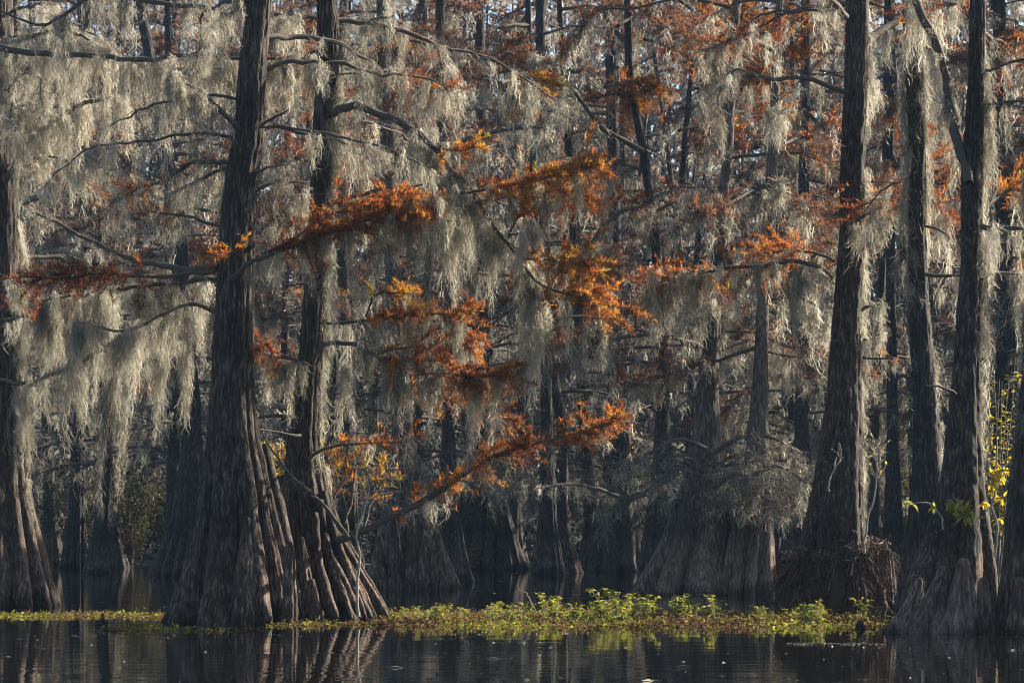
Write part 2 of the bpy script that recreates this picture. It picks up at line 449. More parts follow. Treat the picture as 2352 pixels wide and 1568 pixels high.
def moss_obj(key, label, group=None):
    T = TR[key]
    o = T['moss'].build('spanish_moss', M_MOSS, None, True, loc=T['root'].location)
    if o: tag(o, label, 'moss', group)
    T['moss'] = MB()
    return o


def add_bough(key, pts, Y0, Y1, w0, w1, fol=None, bare=None, mossp=None, moss=None, lod=None, leafmat=None, name='bough', seed=None, wob=.02):
    """pts in working pixels, depth from Y0 to Y1, widths in working pixels"""
    T = TR[key]; rng = np.random.default_rng(seed) if seed else T['rng']; lod = T['lod'] if lod is None else lod
    n = len(pts); pw = [P(x, y, Y0 + (Y1 - Y0) * i / (n - 1)) for i, (x, y) in enumerate(pts)]
    wd, lf = MB(), MB(); ms = T['moss'] if moss is None else moss
    sc = .5 * (Y0 + Y1) / 2 / FD
    B = bough(pw, w0 * sc, w1 * sc, lod, rng, wd, lf, ms, mossp, fol, bare, wob)
    o = wd.build(name, M_WOOD, T['root'])
    if lf.v: lf.build('foliage', leafmat or M_LEAF, o)
    return o, B


def crown(key, n, zr, Lr, r0, seed, fol=None, bare=(5, .6), mossp=(4, .4, 1.6, .12), az=None, leafmat=None, rise=.25, pf=.4, lod=None, az_avoid=None):
    """boughs grown out of the trunk at random heights and directions"""
    T = TR[key]; t = T['t']; rng = np.random.default_rng(seed); lod = T['lod'] if lod is None else lod
    for i in range(n):
        z = rng.uniform(*zr); a = rng.uniform(0, 2 * np.pi) if az is None else R(rng.uniform(*az))
        L = rng.uniform(*Lr); d = np.array([math.cos(a), math.sin(a), 0]); s0 = t.c(z) + d * t.r(z) * .6
        up = rng.normal(rise, .15); sd = np.array([-d[1], d[0], 0]) * rng.normal(0, .2)
        pts = [s0 + (d + sd * u) * L * u + np.array([0, 0, L * (up * u - (up + .22) * u * u * rng.uniform(.7, 1.2))]) for u in np.linspace(0, 1, 6)]
        wd, lf = MB(), MB()
        bough(pts, r0 * rng.uniform(.7, 1.2) * (L / Lr[1]), .012, lod, rng, wd, lf, T['moss'], mossp, fol if (fol and rng.uniform() < pf) else None, bare, .03)
        o = wd.build('bough', M_WOOD, T['root'])
        if lf.v: lf.build('foliage', leafmat or M_LEAF, o)


def trunk_moss(key, zs, n, a0, a1, Lr, W, seed):
    T = TR[key]; t = T['t']; rng = np.random.default_rng(seed); lod = T['lod']
    z = rng.uniform(*zs, n); a = np.radians(rng.uniform(a0, a1, n)); r = t.r(z) * 1.0
    A = np.stack([t.x(z) + r * np.cos(a), t.Y + r * np.sin(a), z], 1)
    festoons(T['moss'], A, rng.uniform(*Lr, n) * .85, W * .68 * rng.uniform(.6, 1.3, n), lod, rng)


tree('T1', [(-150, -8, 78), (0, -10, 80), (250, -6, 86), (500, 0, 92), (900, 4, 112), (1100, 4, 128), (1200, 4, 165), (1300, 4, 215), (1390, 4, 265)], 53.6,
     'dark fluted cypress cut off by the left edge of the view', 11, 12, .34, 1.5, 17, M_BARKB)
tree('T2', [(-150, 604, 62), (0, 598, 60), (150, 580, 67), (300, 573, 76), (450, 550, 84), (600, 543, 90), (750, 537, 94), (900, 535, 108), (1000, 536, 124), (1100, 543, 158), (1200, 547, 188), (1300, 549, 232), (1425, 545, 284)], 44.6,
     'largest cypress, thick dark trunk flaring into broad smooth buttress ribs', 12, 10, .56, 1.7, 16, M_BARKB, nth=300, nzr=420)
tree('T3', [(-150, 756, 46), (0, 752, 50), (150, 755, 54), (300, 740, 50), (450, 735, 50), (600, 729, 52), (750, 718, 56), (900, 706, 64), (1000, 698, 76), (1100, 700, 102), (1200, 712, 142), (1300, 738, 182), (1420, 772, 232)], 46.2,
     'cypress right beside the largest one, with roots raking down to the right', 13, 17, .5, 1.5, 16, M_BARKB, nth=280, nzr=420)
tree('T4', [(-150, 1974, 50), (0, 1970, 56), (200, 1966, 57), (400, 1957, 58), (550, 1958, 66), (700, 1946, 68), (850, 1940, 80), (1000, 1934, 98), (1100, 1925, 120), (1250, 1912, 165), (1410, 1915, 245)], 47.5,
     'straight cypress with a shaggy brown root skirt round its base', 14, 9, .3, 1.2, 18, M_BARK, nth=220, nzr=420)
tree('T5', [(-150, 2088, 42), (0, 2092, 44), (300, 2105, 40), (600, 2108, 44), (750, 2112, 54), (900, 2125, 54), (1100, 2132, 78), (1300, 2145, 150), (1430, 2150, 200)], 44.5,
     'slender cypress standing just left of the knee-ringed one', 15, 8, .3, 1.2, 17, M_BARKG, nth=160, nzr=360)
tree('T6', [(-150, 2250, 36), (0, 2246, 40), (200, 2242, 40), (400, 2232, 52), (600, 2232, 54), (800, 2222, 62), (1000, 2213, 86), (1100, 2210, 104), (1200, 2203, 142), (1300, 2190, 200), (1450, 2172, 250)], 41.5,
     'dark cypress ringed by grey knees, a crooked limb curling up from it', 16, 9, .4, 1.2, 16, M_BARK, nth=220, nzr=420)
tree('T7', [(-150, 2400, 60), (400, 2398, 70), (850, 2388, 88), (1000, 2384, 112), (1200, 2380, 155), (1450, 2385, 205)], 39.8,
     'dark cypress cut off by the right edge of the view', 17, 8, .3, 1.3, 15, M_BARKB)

# --- cypress knees and prop roots
def knee(key, x, ytop, ybase, wtop, wbase, Y, seed, lean=0., name='knee', mt=None):
    rng = np.random.default_rng(seed); T = TR[key]
    keys = [(ybase + 20, x - lean * 1.05, wbase * 1.06), (ybase, x - lean, wbase), (ytop * .35 + ybase * .65, x - lean * .55, wbase * .62 + wtop * .25), (ytop * .7 + ybase * .3, x - lean * .2, wbase * .25 + wtop * .75), (ytop + (ybase - ytop) * .07, x, wtop)]
    t = Trunk(keys, Y)
    mb = t.mesh(6, .34, 1.0, rng, 90, 110, .06, .014)
    # rounded tip
    v = mb.v[0].reshape(110, 90, 3); c = v[-1].mean(0); r = wtop / 2 * Y / FD
    caps = np.stack([c + (v[-1] - c) * q + np.array([0, 0, hh * r * 1.25]) for q, hh in ((.96, .22), (.82, .55), (.58, .83), (.28, .97), (.02, 1.0))])
    full = np.concatenate([v, caps]); nr = full.shape[0]
    i = np.arange(nr - 1)[:, None] * 90; j = np.arange(90)[None]; j2 = (j + 1) % 90
    m2 = MB(); m2.add(full.reshape(-1, 3), np.stack([i + j, i + j2, i + j2 + 90, i + j + 90], -1).reshape(-1, 4))
    return m2.build(name, mt or M_BARKB, T['root'])


knee('T2', 567, 1178, 1424, 17, 58, 43.3, 31, 14)
knee('T2', 667, 1240, 1424, 17, 36, 43.6, 32, 2)
knee('T2', 500, 1330, 1425, 22, 60, 43.2, 33, 6)
knee('T3', 692, 1226, 1418, 13, 60, 44.6, 34, -16)
knee('T3', 716, 1330, 1420, 14, 40, 44.4, 35, -8)
for i, (pp, w0, w1) in enumerate([([(755, 1200), (800, 1262), (845, 1340), (893, 1421)], 17, 13), ([(742, 1130), (770, 1230), (808, 1320), (852, 1418)], 20, 15), ([(735, 1150), (755, 1250), (790, 1330), (828, 1419)], 18, 14),
                                  ([(760, 1240), (790, 1310), (822, 1370), (842, 1420)], 12, 9), ([(745, 1250), (768, 1320), (795, 1380), (808, 1420)], 12, 12), ([(722, 1180), (730, 1280), (752, 1360), (775, 1420)], 20, 18)]):
    add_bough('T3', pp, 46.0 - .15 * i, 45.0 - .15 * i, w0, w1, name='prop_root', wob=.01)[0].data.materials[0] = M_BARKB
add_bough('T2', [(604, 1020), (628, 1130), (655, 1240), (668, 1330), (672, 1424)], 44.9, 44.4, 30, 34, name='prop_root', wob=.01)[0].data.materials[0] = M_BARKB
knee('T4', 1858, 1222, 1410, 18, 60, 47.0, 36, 8)
knee('T4', 1960, 1218, 1410, 24, 62, 46.75, 37, 0)
knee('T4', 2038, 1262, 1410, 22, 44, 47.0, 38, -4)
knee('T6', 2168, 1303, 1448, 24, 104, 39.5, 39, 44, mt=M_KNEE)
knee('T6', 2212, 1288, 1452, 32, 92, 39.2, 40, 8, mt=M_KNEE)
knee('T6', 2112, 1330, 1446, 20, 74, 39.7, 41, 40, mt=M_KNEE)
knee('T6', 2258, 1330, 1446, 22, 60, 39.8, 42, -8, mt=M_KNEE)
knee('T7', 2340, 1330, 1452, 26, 60, 39.0, 43, 0)

# --- root skirt of T4
rng = np.random.default_rng(77); T4 = TR['T4']['t']; rs = MB()
N = 5200
z0 = rng.uniform(.12, 1.0, N) ** .75 * 1.42; a = rng.uniform(0, 2 * np.pi, N)
top = 1.2 + .14 * np.cos(a) + .10 * np.sin(a * 5 + 1) + .06 * np.sin(a * 13); z0 = np.minimum(z0, top)
rr = (.90 + .05 * np.sin(a * 5) + .04 * np.sin(a * 11 + z0 * 4)) + .13 * rng.uniform(0, 1, N) ** 1.5 + .24 * (1 - z0 / 1.4) - .06
k = 6; s = np.linspace(0, 1, k)
Lf = rng.uniform(.15, .6, N)
base = np.stack([T4.x(z0) + 0.06 + rr * np.cos(a), T4.Y + rr * np.sin(a) * .95, z0], 1)
dr = np.stack([np.cos(a) * rng.normal(.1, .35, N) + rng.normal(0, .5, N), np.sin(a) * rng.normal(.1, .35, N), -np.ones(N)], 1)
Pn = base[:, None] + dr[:, None] * (s[None, :, None] * Lf[:, None, None]) + np.cumsum(rng.normal(0, .026, (N, k, 3)), 1)
Pn[..., 2] = np.maximum(Pn[..., 2], .01)
ribbons(rs, Pn, np.linspace(1, .5, k)[None] * rng.uniform(.004, .011, N)[:, None], rng.uniform(0, 1, N), rng)
N = 900    # the tangled rim on top
a = rng.uniform(0, 2 * np.pi, N); z0 = 1.18 + .14 * np.cos(a) + .10 * np.sin(a * 5 + 1) + rng.normal(0, .06, N)
r2 = rng.uniform(.55, 1.08, N)
da = rng.uniform(-.5, .5, N)[:, None] * s[None]
Pn = np.stack([T4.x(1.3) + .04 + r2[:, None] * np.cos(a[:, None] + da), T4.Y + r2[:, None] * np.sin(a[:, None] + da), z0[:, None] + .06 * np.sin(s[None] * 3)], -1) + np.cumsum(rng.normal(0, .014, (N, k, 3)), 1)
ribbons(rs, Pn, rng.uniform(.005, .011, N)[:, None], rng.uniform(.2, 1, N), rng)
sk = rs.build('root_skirt', M_ROOT, TR['T4']['root'])
rng = np.random.default_rng(78)
core = Trunk([(1425, 1918, 262), (1400, 1920, 256), (1330, 1926, 226), (1285, 1930, 198), (1268, 1930, 170), (1258, 1928, 100)], 47.5)
core.mesh(11, .25, 2., rng, 160, 80, .05, .05).build('root_mat', M_ROOT, sk)

# ------------------------------------------------------------------ explicit boughs of the near trees
OR = .52
def spray(h=OR, tw=9, tl=.62, fr=62, hv=.12): return (tw * 1.5, tl * 1.75, fr * 1.05, h - .015, hv * 1.25)


# T1
add_bough('T1', [(-30, -10), (250, 2), (420, 18), (620, 28), (800, 48), (905, 36)], 49, 46.5, 15, 5, None, (4, .5), (7, .3, 1.3, .12))
add_bough('T1', [(-30, 108), (40, 115), (160, 117), (300, 133), (430, 128), (560, 138), (720, 143), (795, 150)], 50, 46.8, 17, 5, None, (5, .6), (13, .5, 2.3, .15))
add_bough('T1', [(15, 410), (60, 340), (130, 280), (200, 245), (285, 222)], 53, 51, 18, 7, None, (5, .6), (12, .7, 2.8, .15))
add_bough('T1', [(10, 100), (60, 80), (130, 70), (220, 95)], 53, 50, 12, 5, None, (5, .6), (12, .7, 2.6, .15))
add_bough('T1', [(0, 870), (40, 878), (120, 862), (230, 800), (290, 768), (350, 748)], 52, 48, 7, 14, None, (7, .6), (9, .6, 1.9, .15))
add_bough('T1', [(-20, 625), (20, 640), (45, 660)], 51, 50, 6, 4, None, (5, .4), (14, .3, .9, .07))
add_bough('T1', [(10, 735), (60, 722), (130, 740), (200, 738)], 52.5, 50, 10, 4, spray(.5, 9, .5, 60), (6, .5), (8, .7, 2.0, .14))
trunk_moss('T1', (4.2, 8.6), 34, -50, 40, (.8, 3.0), .13, 201)
trunk_moss('T1', (2.2, 4.4), 8, -30, 40, (.5, 1.4), .1, 204)
moss_obj('T1', 'pale moss swathes hanging from the cut off tree at the left edge')
# T2
add_bough('T2', [(552, 300), (520, 266), (480, 226), (440, 198), (400, 170)], 44.4, 43.5, 15, 6, None, (6, .5), (15, .4, 1.2, .13))
add_bough('T2', [(512, 520), (470, 508), (430, 498), (340, 486)], 44.5, 45, 9, 4, spray(.45, 5, .4, 40), (6, .5), (5, .3, .8, .1))
add_bough('T2', [(505, 604), (470, 618), (420, 622), (310, 600), (210, 556), (80, 488)], 44.5, 48, 17, 6, None, (4, .5), (3, .3, .9, .1))
add_bough('T2', [(500, 618), (400, 628), (290, 622), (180, 632), (65, 650)], 44.8, 47, 12, 4, spray(.3, 10, .62, 60, .1), (6, .6), None)
moss_obj('T2', 'moss clump and wisps on the short limbs left of the largest trunk')
add_bough('T2', [(505, 640), (420, 652), (320, 655), (220, 668), (90, 690)], 45.4, 49, 12, 5, None, (5, .6), (12, 1.0, 3.9, .16))
add_bough('T2', [(505, 720), (440, 700), (380, 720), (290, 760), (180, 740)], 45, 46.5, 10, 4, None, (6, .6), (13, .8, 2.6, .16))
moss_obj('T2', 'broad low curtain of moss between the left edge tree and largest trunk')
# single long beards under it
for nm, x, y0, y1, w, lb in [('a', 262, 860, 1195, .10, 'longest hanging moss beard, reaching lowest left of the largest trunk'), ('b', 375, 800, 1045, .07, 'narrow moss beard tapering to a point right of the longest left beard'), ('c', 412, 780, 1010, .09, 'moss beard close beside the largest trunk, left side'), ('d', 165, 830, 1050, .08, 'frayed moss beard left of the longest one')]:
    mb = MB(); rng = np.random.default_rng(int(x)); Yd = 46.3
    festoons(mb, [P(x, y0, Yd), P(x + 4, y0 + 30, Yd)], np.array([(y1 - y0), (y1 - y0) * .8]) * Yd / FD, w, 0, rng, .55)
    tag(mb.build('moss_beard', M_MOSS, None, loc=P(x, y0, Yd)), lb, 'moss')
add_bough('T2', [(595, 292), (640, 290), (700, 296), (800, 312), (900, 346), (985, 384)], 44.3, 43.4, 7, 4, None, (3, .4), (4, .3, 1.0, .08))
add_bough('T2', [(600, 290), (632, 268), (662, 252)], 44.4, 43.6, 9, 4, None, (3, .3), None)
add_bough('T2', [(585, 395), (620, 385), (662, 378)], 44.4, 43.9, 7, 3, None, (3, .3), (6, .3, .9, .08))
add_bough('T2', [(585, 440), (630, 420), (700, 418), (712, 420)], 44.6, 45, 9, 4, None, (4, .4), (7, .4, 1.1, .1))
# the orange shelf in front of the two trunks
add_bough('T2', [(530, 640), (575, 600), (640, 578), (700, 555), (780, 535), (850, 508), (920, 492), (965, 488)], 43.6, 42.6, 13, 4, spray(.5, 22, .5, 84), (5, .5), (10, .5, 2.4, .14))
add_bough('T2', [(600, 585), (680, 548), (760, 505), (850, 470), (935, 455)], 43.8, 43.8, 8, 3, spray(.53, 19, .45, 80), None, (4, .4, 1.2, .11))
add_bough('T2', [(560, 600), (540, 585), (512, 582)], 43.6, 43.2, 6, 3, spray(.58, 14, .5, 70), None, None)
moss_obj('T2', 'moss fringe hanging under the orange shelf across the two trunks')
# T3
add_bough('T3', [(765, 262), (790, 253), (830, 249), (885, 272), (960, 322), (1030, 400), (1090, 468), (1150, 540), (1192, 604), (1222, 680), (1244, 730)], 46, 44.5, 19, 6, None, (5, .6), (14, .9, 2.6, .17), wob=.03)
add_bough('T3', [(960, 322), (1010, 345), (1060, 345), (1095, 335)], 45.5, 45, 8, 3, spray(.66, 9, .4, 70), (4, .4), (7, .4, 1.0, .1))
add_bough('T3', [(1030, 400), (1050, 440), (1120, 432), (1220, 410), (1340, 385)], 45.2, 44.6, 9, 4, spray(.58, 17, .62, 80, .13), (5, .5), (6, .6, 1.6, .12))
add_bough('T3', [(1090, 468), (1180, 455), (1270, 440), (1350, 448)], 45.0, 45.6, 7, 3, spray(.57, 12, .6, 60, .14), (4, .5), (5, .6, 1.6, .12))
add_bough('T3', [(1150, 540), (1200, 590), (1270, 602), (1365, 608)], 44.8, 44.4, 8, 3, spray(.66, 17, .55, 80, .12), (3, .4), (4, .4, 1.4, .1))
add_bough('T3', [(1192, 604), (1240, 650), (1300, 670), (1350, 690), (1390, 715)], 44.6, 44.2, 8, 3, spray(.63, 17, .6, 78, .12), (6, .6), (7, .5, 1.7, .1))
add_bough('T3', [(1160, 560), (1190, 500), (1210, 470)], 44.8, 44.8, 5, 3, spray(.66, 10, .45, 60, .1), (3, .4), None)
add_bough('T3', [(1000, 380), (1010, 420), (1030, 470), (1080, 520)], 45.6, 46.5, 9, 4, None, (5, .5), (15, 1.0, 3.0, .17))
moss_obj('T3', 'wide grey moss curtain under the arching limb in the middle')
for x, y0, y1, w, lb in [(1214, 500, 760, .15, 'pale moss column beside the bright orange sprays in the middle'), (1243, 690, 985, .15, 'longest lone moss spire hanging from the tip of the arching limb'), (1210, 700, 840, .09, 'short moss beard left of the lone spire'), (1292, 690, 840, .06, 'thin moss wisp right of the lone spire')]:
    mb = MB(); rng = np.random.default_rng(int(x)); Yd = 44.5
    festoons(mb, [P(x, y0, Yd), P(x - 3, y0 + 20, Yd)], np.array([(y1 - y0), (y1 - y0) * .7]) * Yd / FD, w, 0, rng, .8)
    tag(mb.build('moss_beard', M_MOSS, None, loc=P(x, y0, Yd)), lb, 'moss')
add_bough('T3', [(752, 472), (790, 458), (830, 446), (900, 430), (985, 421)], 45.7, 45, 12, 5, None, (3, .4), (3, .3, .8, .08))
add_bough('T3', [(750, 742), (800, 735), (900, 726), (990, 720), (1060, 715)], 45.6, 45, 8, 3, spray(.52, 11, .5, 72, .16), (6, .5), (9, .5, 1.8, .13))
add_bough('T3', [(840, 728), (850, 690), (870, 668), (930, 672)], 45.3, 45, 5, 3, spray(.80, 12, .4, 80, .12), None, (3, .3, .8, .1))
add_bough('T3', [(720, 830), (740, 800), (800, 796), (850, 812), (940, 852), (1060, 862), (1160, 862)], 45.4, 44.6, 11, 4, spray(.48, 12, .6, 74, .11), (6, .6), (12, .5, 2.0, .15))
add_bough('T3', [(720, 845), (680, 828), (630, 818), (582, 808)], 45.2, 44.6, 8, 3, spray(.52, 14, .5, 76, .1), (4, .5), (11, .5, 2.1, .13))
add_bough('T3', [(860, 815), (930, 800), (1010, 790), (1095, 782)], 45, 45.6, 6, 3, spray(.5, 12, .5, 72, .1), (3, .5), (4, .4, 1.0, .12))
add_bough('T3', [(880, 830), (990, 900), (1080, 935), (1170, 962)], 45, 46, 7, 3, spray(.52, 9, .5, 60, .12), (7, .6), (4, .3, .9, .1))
moss_obj('T3', 'moss fringe below the three low rust sprays of the raking-root cypress')
for x, y0, y1, w, lb in [(795, 830, 1030, .13, 'thick pale moss beard just right of the raking-root trunk'), (650, 830, 985, .09, 'moss beard hanging in the gap between the two big trunks'), (925, 850, 985, .10, 'pale moss beard under the middle of the low rust sprays')]:
    mb = MB(); rng = np.random.default_rng(int(x)); Yd = 45
    festoons(mb, [P(x, y0, Yd), P(x + 5, y0 + 10, Yd)], np.array([(y1 - y0), (y1 - y0) * .8]) * Yd / FD, w, 0, rng, .62)
    tag(mb.build('moss_beard', M_MOSS, None, loc=P(x, y0, Yd)), lb, 'moss')
add_bough('T3', [(708, 1056), (770, 1030), (850, 1020), (960, 1012)], 45.5, 45, 8, 3, spray(.5, 4, .4, 40), (8, .5), (3, .3, .7, .07))
add_bough('T3', [(775, 1240), (830, 1226), (900, 1190), (1000, 1136), (1100, 1062), (1180, 1030), (1300, 1000), (1420, 962)], 45.4, 43.8, 20, 4, spray(.56, 12, .5, 66, .12), (14, .7), (2, .3, .7, .07), wob=.015)
add_bough('T3', [(800, 1235), (770, 1195), (740, 1150), (700, 1105), (655, 1062), (600, 990)], 44.6, 44.2, 11, 4, None, (4, .4), None)
add_bough('T3', [(690, 1000), (650, 992), (600, 985)], 45.6, 45, 8, 3, None, (6, .4), None)
for pp in ([(800, 1230), (790, 1160), (765, 1100), (745, 1030)], [(830, 1225), (855, 1150), (872, 1110), (895, 1070)], [(790, 1215), (812, 1120), (822, 1060), (850, 1010)], [(760, 1200), (770, 1140), (790, 1080), (800, 1020)]):
    add_bough('T3', pp, 46.6, 47.8, 6, 2.5, (9, .75, 34, .74, .16), (12, .6), None)
add_bough('T2', [(602, 1120), (612, 1080), (625, 1050), (632, 1030)], 46.5, 48, 6, 3, (14, .5, 50, .88, .1), (8, .5), None)
trunk_moss('T3', (5.2, 10.5), 36, -35, 60, (.5, 1.8), .10, 202)
trunk_moss('T3', (2.6, 5.4), 14, -30, 50, (.4, 1.2), .08, 203)
moss_obj('T3', 'sunlit moss strips clinging along the right side of the raking-root trunk')

# T4
add_bough('T4', [(1942, 40), (1925, 15), (1885, -15)], 47, 46, 20, 12, None, (4, .6), (5, .5, 1.5, .12))
add_bough('T4', [(1990, 95), (2040, 62), (2110, 28), (2200, 8)], 47.6, 49, 21, 12, None, (4, .6), (9, .5, 1.8, .13))
add_bough('T4', [(1932, 318), (1900, 292), (1868, 268), (1835, 246), (1810, 250), (1788, 268)], 47.4, 46, 12, 5, None, (7, .6), (8, .5, 1.9, .13))
add_bough('T4', [(1945, 560), (1955, 525), (1990, 490), (2040, 476), (2082, 476)], 46.6, 46, 9, 5, spray(.5, 5, .4, 50), (4, .4), (7, .5, 1.5, .12))
add_bough('T4', [(1908, 640), (1885, 610), (1850, 594), (1790, 590), (1700, 606), (1600, 618), (1500, 640)], 47.2, 46, 13, 4, spray(.44, 9, .6, 58, .14), (9, .7), (15, .6, 2.2, .15))
add_bough('T4', [(1915, 600), (1880, 585), (1820, 570), (1730, 582)], 47.8, 48.5, 8, 3, spray(.55, 11, .55, 66, .1), (5, .5), (7, .5, 1.6, .13))
add_bough('T4', [(1980, 712), (2010, 702), (2052, 694)], 47.2, 46.6, 8, 4, None, (4, .3), (9, .3, .9, .08))
add_bough('T4', [(1982, 820), (2015, 822), (2056, 820)], 47.2, 46.6, 6, 4, spray(.5, 3, .2, 40), (4, .3), (4, .2, .5, .05))
add_bough('T4', [(1985, 780), (2010, 772), (2045, 752)], 47.4, 47.8, 6, 3, None, (4, .3), (8, .3, .9, .08))
trunk_moss('T4', (3.0, 12), 34, -14, 55, (.6, 2.2), .085, 205)
trunk_moss('T4', (1.5, 3.4), 12, -30, 40, (.4, 1.2), .06, 206)
moss_obj('T4', 'moss on the root-skirted cypress, on its limbs and its lit right edge')
# T5, T6
add_bough('T6', [(2225, 420), (2215, 370), (2193, 312), (2182, 250), (2170, 170), (2145, 80), (2110, 15), (2085, -40)], 41.2, 42.5, 24, 17, None, (3, .4), (9, .5, 1.8, .12))
add_bough('T6', [(2255, 520), (2300, 522), (2370, 528)], 41.2, 40.5, 13, 8, None, (4, .5), (8, .5, 2.0, .13))
add_bough('T6', [(2255, 640), (2300, 628), (2370, 634)], 41.4, 42, 8, 5, spray(.5, 5, .4, 50), (6, .5), (10, .5, 2.0, .13))
add_bough('T6', [(2195, 905), (2160, 893), (2122, 885)], 41, 40.6, 8, 3, None, (2, .2), None)
add_bough('T5', [(2125, 630), (2170, 632), (2215, 632)], 44.2, 44, 9, 7, None, (3, .3), (8, .4, 1.4, .1))
add_bough('T5', [(2125, 520), (2150, 530), (2180, 545)], 44.2, 44, 7, 4, None, (4, .4), (7, .4, 1.2, .1))
add_bough('T6', [(2270, 470), (2300, 450), (2330, 430), (2350, 440)], 43, 44, 7, 3, spray(.62, 14, .45, 70, .1), (3, .4), (5, .4, 1.0, .1))
trunk_moss('T6', (3.2, 10.5), 34, -14, 60, (.6, 2.6), .10, 207)
trunk_moss('T5', (3.0, 10.8), 34, -14, 60, (.6, 2.6), .09, 208)
trunk_moss('T5', (5.6, 10.8), 16, 150, 220, (.8, 2.4), .10, 218)
trunk_moss('T7', (3.5, 9), 24, 130, 230, (.5, 2.0), .1, 209)

# grown crowns filling the space behind and above
crown('T1', 9, (7.5, 13), (2.5, 5.5), .06, 301, None, (8, .7), (6, .5, 2.3, .13), az=(-70, 70))
crown('T2', 7, (8, 12.5), (2.5, 5), .06, 302, spray(.35, 5, .6, 40), (8, .7), (5, .5, 1.9, .12), az=(100, 260), pf=.3)
crown('T2', 4, (8, 12.5), (2, 4), .055, 303, spray(.4, 5, .6, 50), (8, .7), (3.5, .5, 1.5, .12), az=(20, 90), pf=.5)
crown('T3', 8, (7.5, 12.5), (2, 5), .055, 304, spray(.42, 6, .6, 46), (8, .7), (4, .5, 1.8, .12), az=(-10, 110), pf=.6)
crown('T4', 5, (9, 13), (2, 4), .05, 305, spray(.4, 5, .6, 50), (8, .7), (4, .5, 1.5, .12), az=(60, 200), pf=.5)
crown('T5', 4, (8, 12), (1.2, 2.4), .04, 306, spray(.4, 5, .6, 50), (8, .6), (4, .5, 1.5, .12), az=(20, 150), pf=.5)
crown('T6', 5, (7, 12), (1.2, 2.6), .04, 307, spray(.45, 5, .6, 50), (8, .6), (4, .5, 1.7, .12), az=(-20, 110), pf=.5)
moss_obj('T1', 'moss filling the crown above the left edge trunk')
moss_obj('T2', 'moss filling the high crown of the largest cypress')
moss_obj('T3', 'moss high in the crown of the raking-root cypress')
moss_obj('T4', 'moss high in the crown of the root-skirted cypress')
moss_obj('T5', 'pale moss ribbons down the slender trunk beside the knee-ringed tree')
moss_obj('T6', 'pale moss ribbons on the knee-ringed trunk and its crooked limb')
moss_obj('T7', 'moss wisps along the left side of the right edge trunk')

# ------------------------------------------------------------------ middle distance trees
def mid(key, keys, Y, label, seed, nb, zr, Lr, moss_label, fol=None, pf=.5, ztop=None, nfl=11, amp=.5, h0=1.3, mossp=(5.2, .5, 1.8, .14), bare=(8, .9), mt=None, lod=1, leafmat=None, dy=0., r0=.07):
    keys = [(a_, b_, c_ * (.74 if a_ < 900 else .74 + .26 * min(1, (a_ - 900) / 350))) for a_, b_, c_ in keys]
    tree(key, keys, Y, label, seed, nfl, amp, h0, ztop, mt or M_BARKG, 140, 220, None, dy)
    TR[key]['lod'] = lod
    if nb: crown(key, nb, zr, Lr, r0, seed + 500, fol, bare, mossp, None, leafmat or M_MOTTLE, .2, min(1., pf * 1.6))
    TR[key]['ml'] = moss_label


RUST = (10, .95, 60, .42, .18)
mid('M1', [(150, 880, 42), (600, 900, 48), (1000, 925, 66), (1180, 935, 130), (1270, 940, 170), (1350, 942, 205)], 70, 'dim cypress with a row of tall knees behind the long diagonal limb', 21, 12, (6, 17), (2, 5), 'moss in the crown of the dim cypress behind the diagonal limb', RUST, .5, 18, mt=M_KNEE)
for x, yt, w0, w1, sd in [(905, 1190, 16, 44, 51), (945, 1200, 16, 40, 52), (972, 1215, 16, 46, 53), (1002, 1220, 15, 50, 54), (870, 1230, 15, 44, 55), (1018, 1290, 12, 40, 56)]:
    knee('M1', x, yt, 1350, w0, w1, 68.5, sd, -4)
mid('M2', [(0, 1692, 26), (200, 1680, 30), (400, 1668, 36), (500, 1655, 46), (700, 1640, 46), (850, 1628, 62), (1000, 1622, 84), (1120, 1616, 128), (1220, 1608, 170), (1365, 1572, 215)], 63.2, 'forked cypress with a wide ribbed base behind the sunlit weeds', 22, 12, (6.2, 16.5), (2, 5), 'moss over the forked cypress right of centre', RUST, .6, 17.5, 10, .75, mt=M_KNEE)
mid('M2b', [(0, 1790, 24), (400, 1772, 36), (700, 1752, 40), (900, 1745, 52), (1000, 1740, 66), (1120, 1736, 82), (1220, 1728, 100), (1365, 1715, 122)], 62.4, 'narrower ribbed cypress standing against the forked one', 23, 9, (6.2, 16), (2, 4), 'moss on the narrower cypress against the forked one', RUST, .5, 17, 9, .7, mt=M_KNEE)
mid('M3', [(-60, 1440, 18), (60, 1441, 22), (180, 1446, 26), (350, 1478, 28), (500, 1500, 30), (650, 1514, 32), (900, 1522, 40), (1100, 1522, 60), (1300, 1520, 110)], 68, 'thin leaning cypress with one sunlit side in the upper middle', 24, 7, (6, 17), (2, 4), 'moss on the thin leaning cypress in the upper middle', RUST, .5, 18, 9, .3)
mid('M4', [(0, 1100, 32), (500, 1110, 38), (900, 1118, 46), (1050, 1118, 62), (1150, 1112, 94), (1306, 1095, 140)], 104, 'bluish far cypress with a spreading base in the dark centre', 25, 15, (5.2, 24), (3, 6), 'moss of the bluish far cypress in the dark centre', RUST, 0.12, 26)
mid('M5', [(0, 1400, 36), (500, 1412, 40), (800, 1415, 48), (1000, 1418, 66), (1150, 1420, 96), (1310, 1420, 138)], 98, 'far cypress with a skirt of dead twigs left of the forked one', 26, 11, (5.2, 23), (3, 6), 'moss of the far twig-skirted cypress', RUST, 0.15, 25)
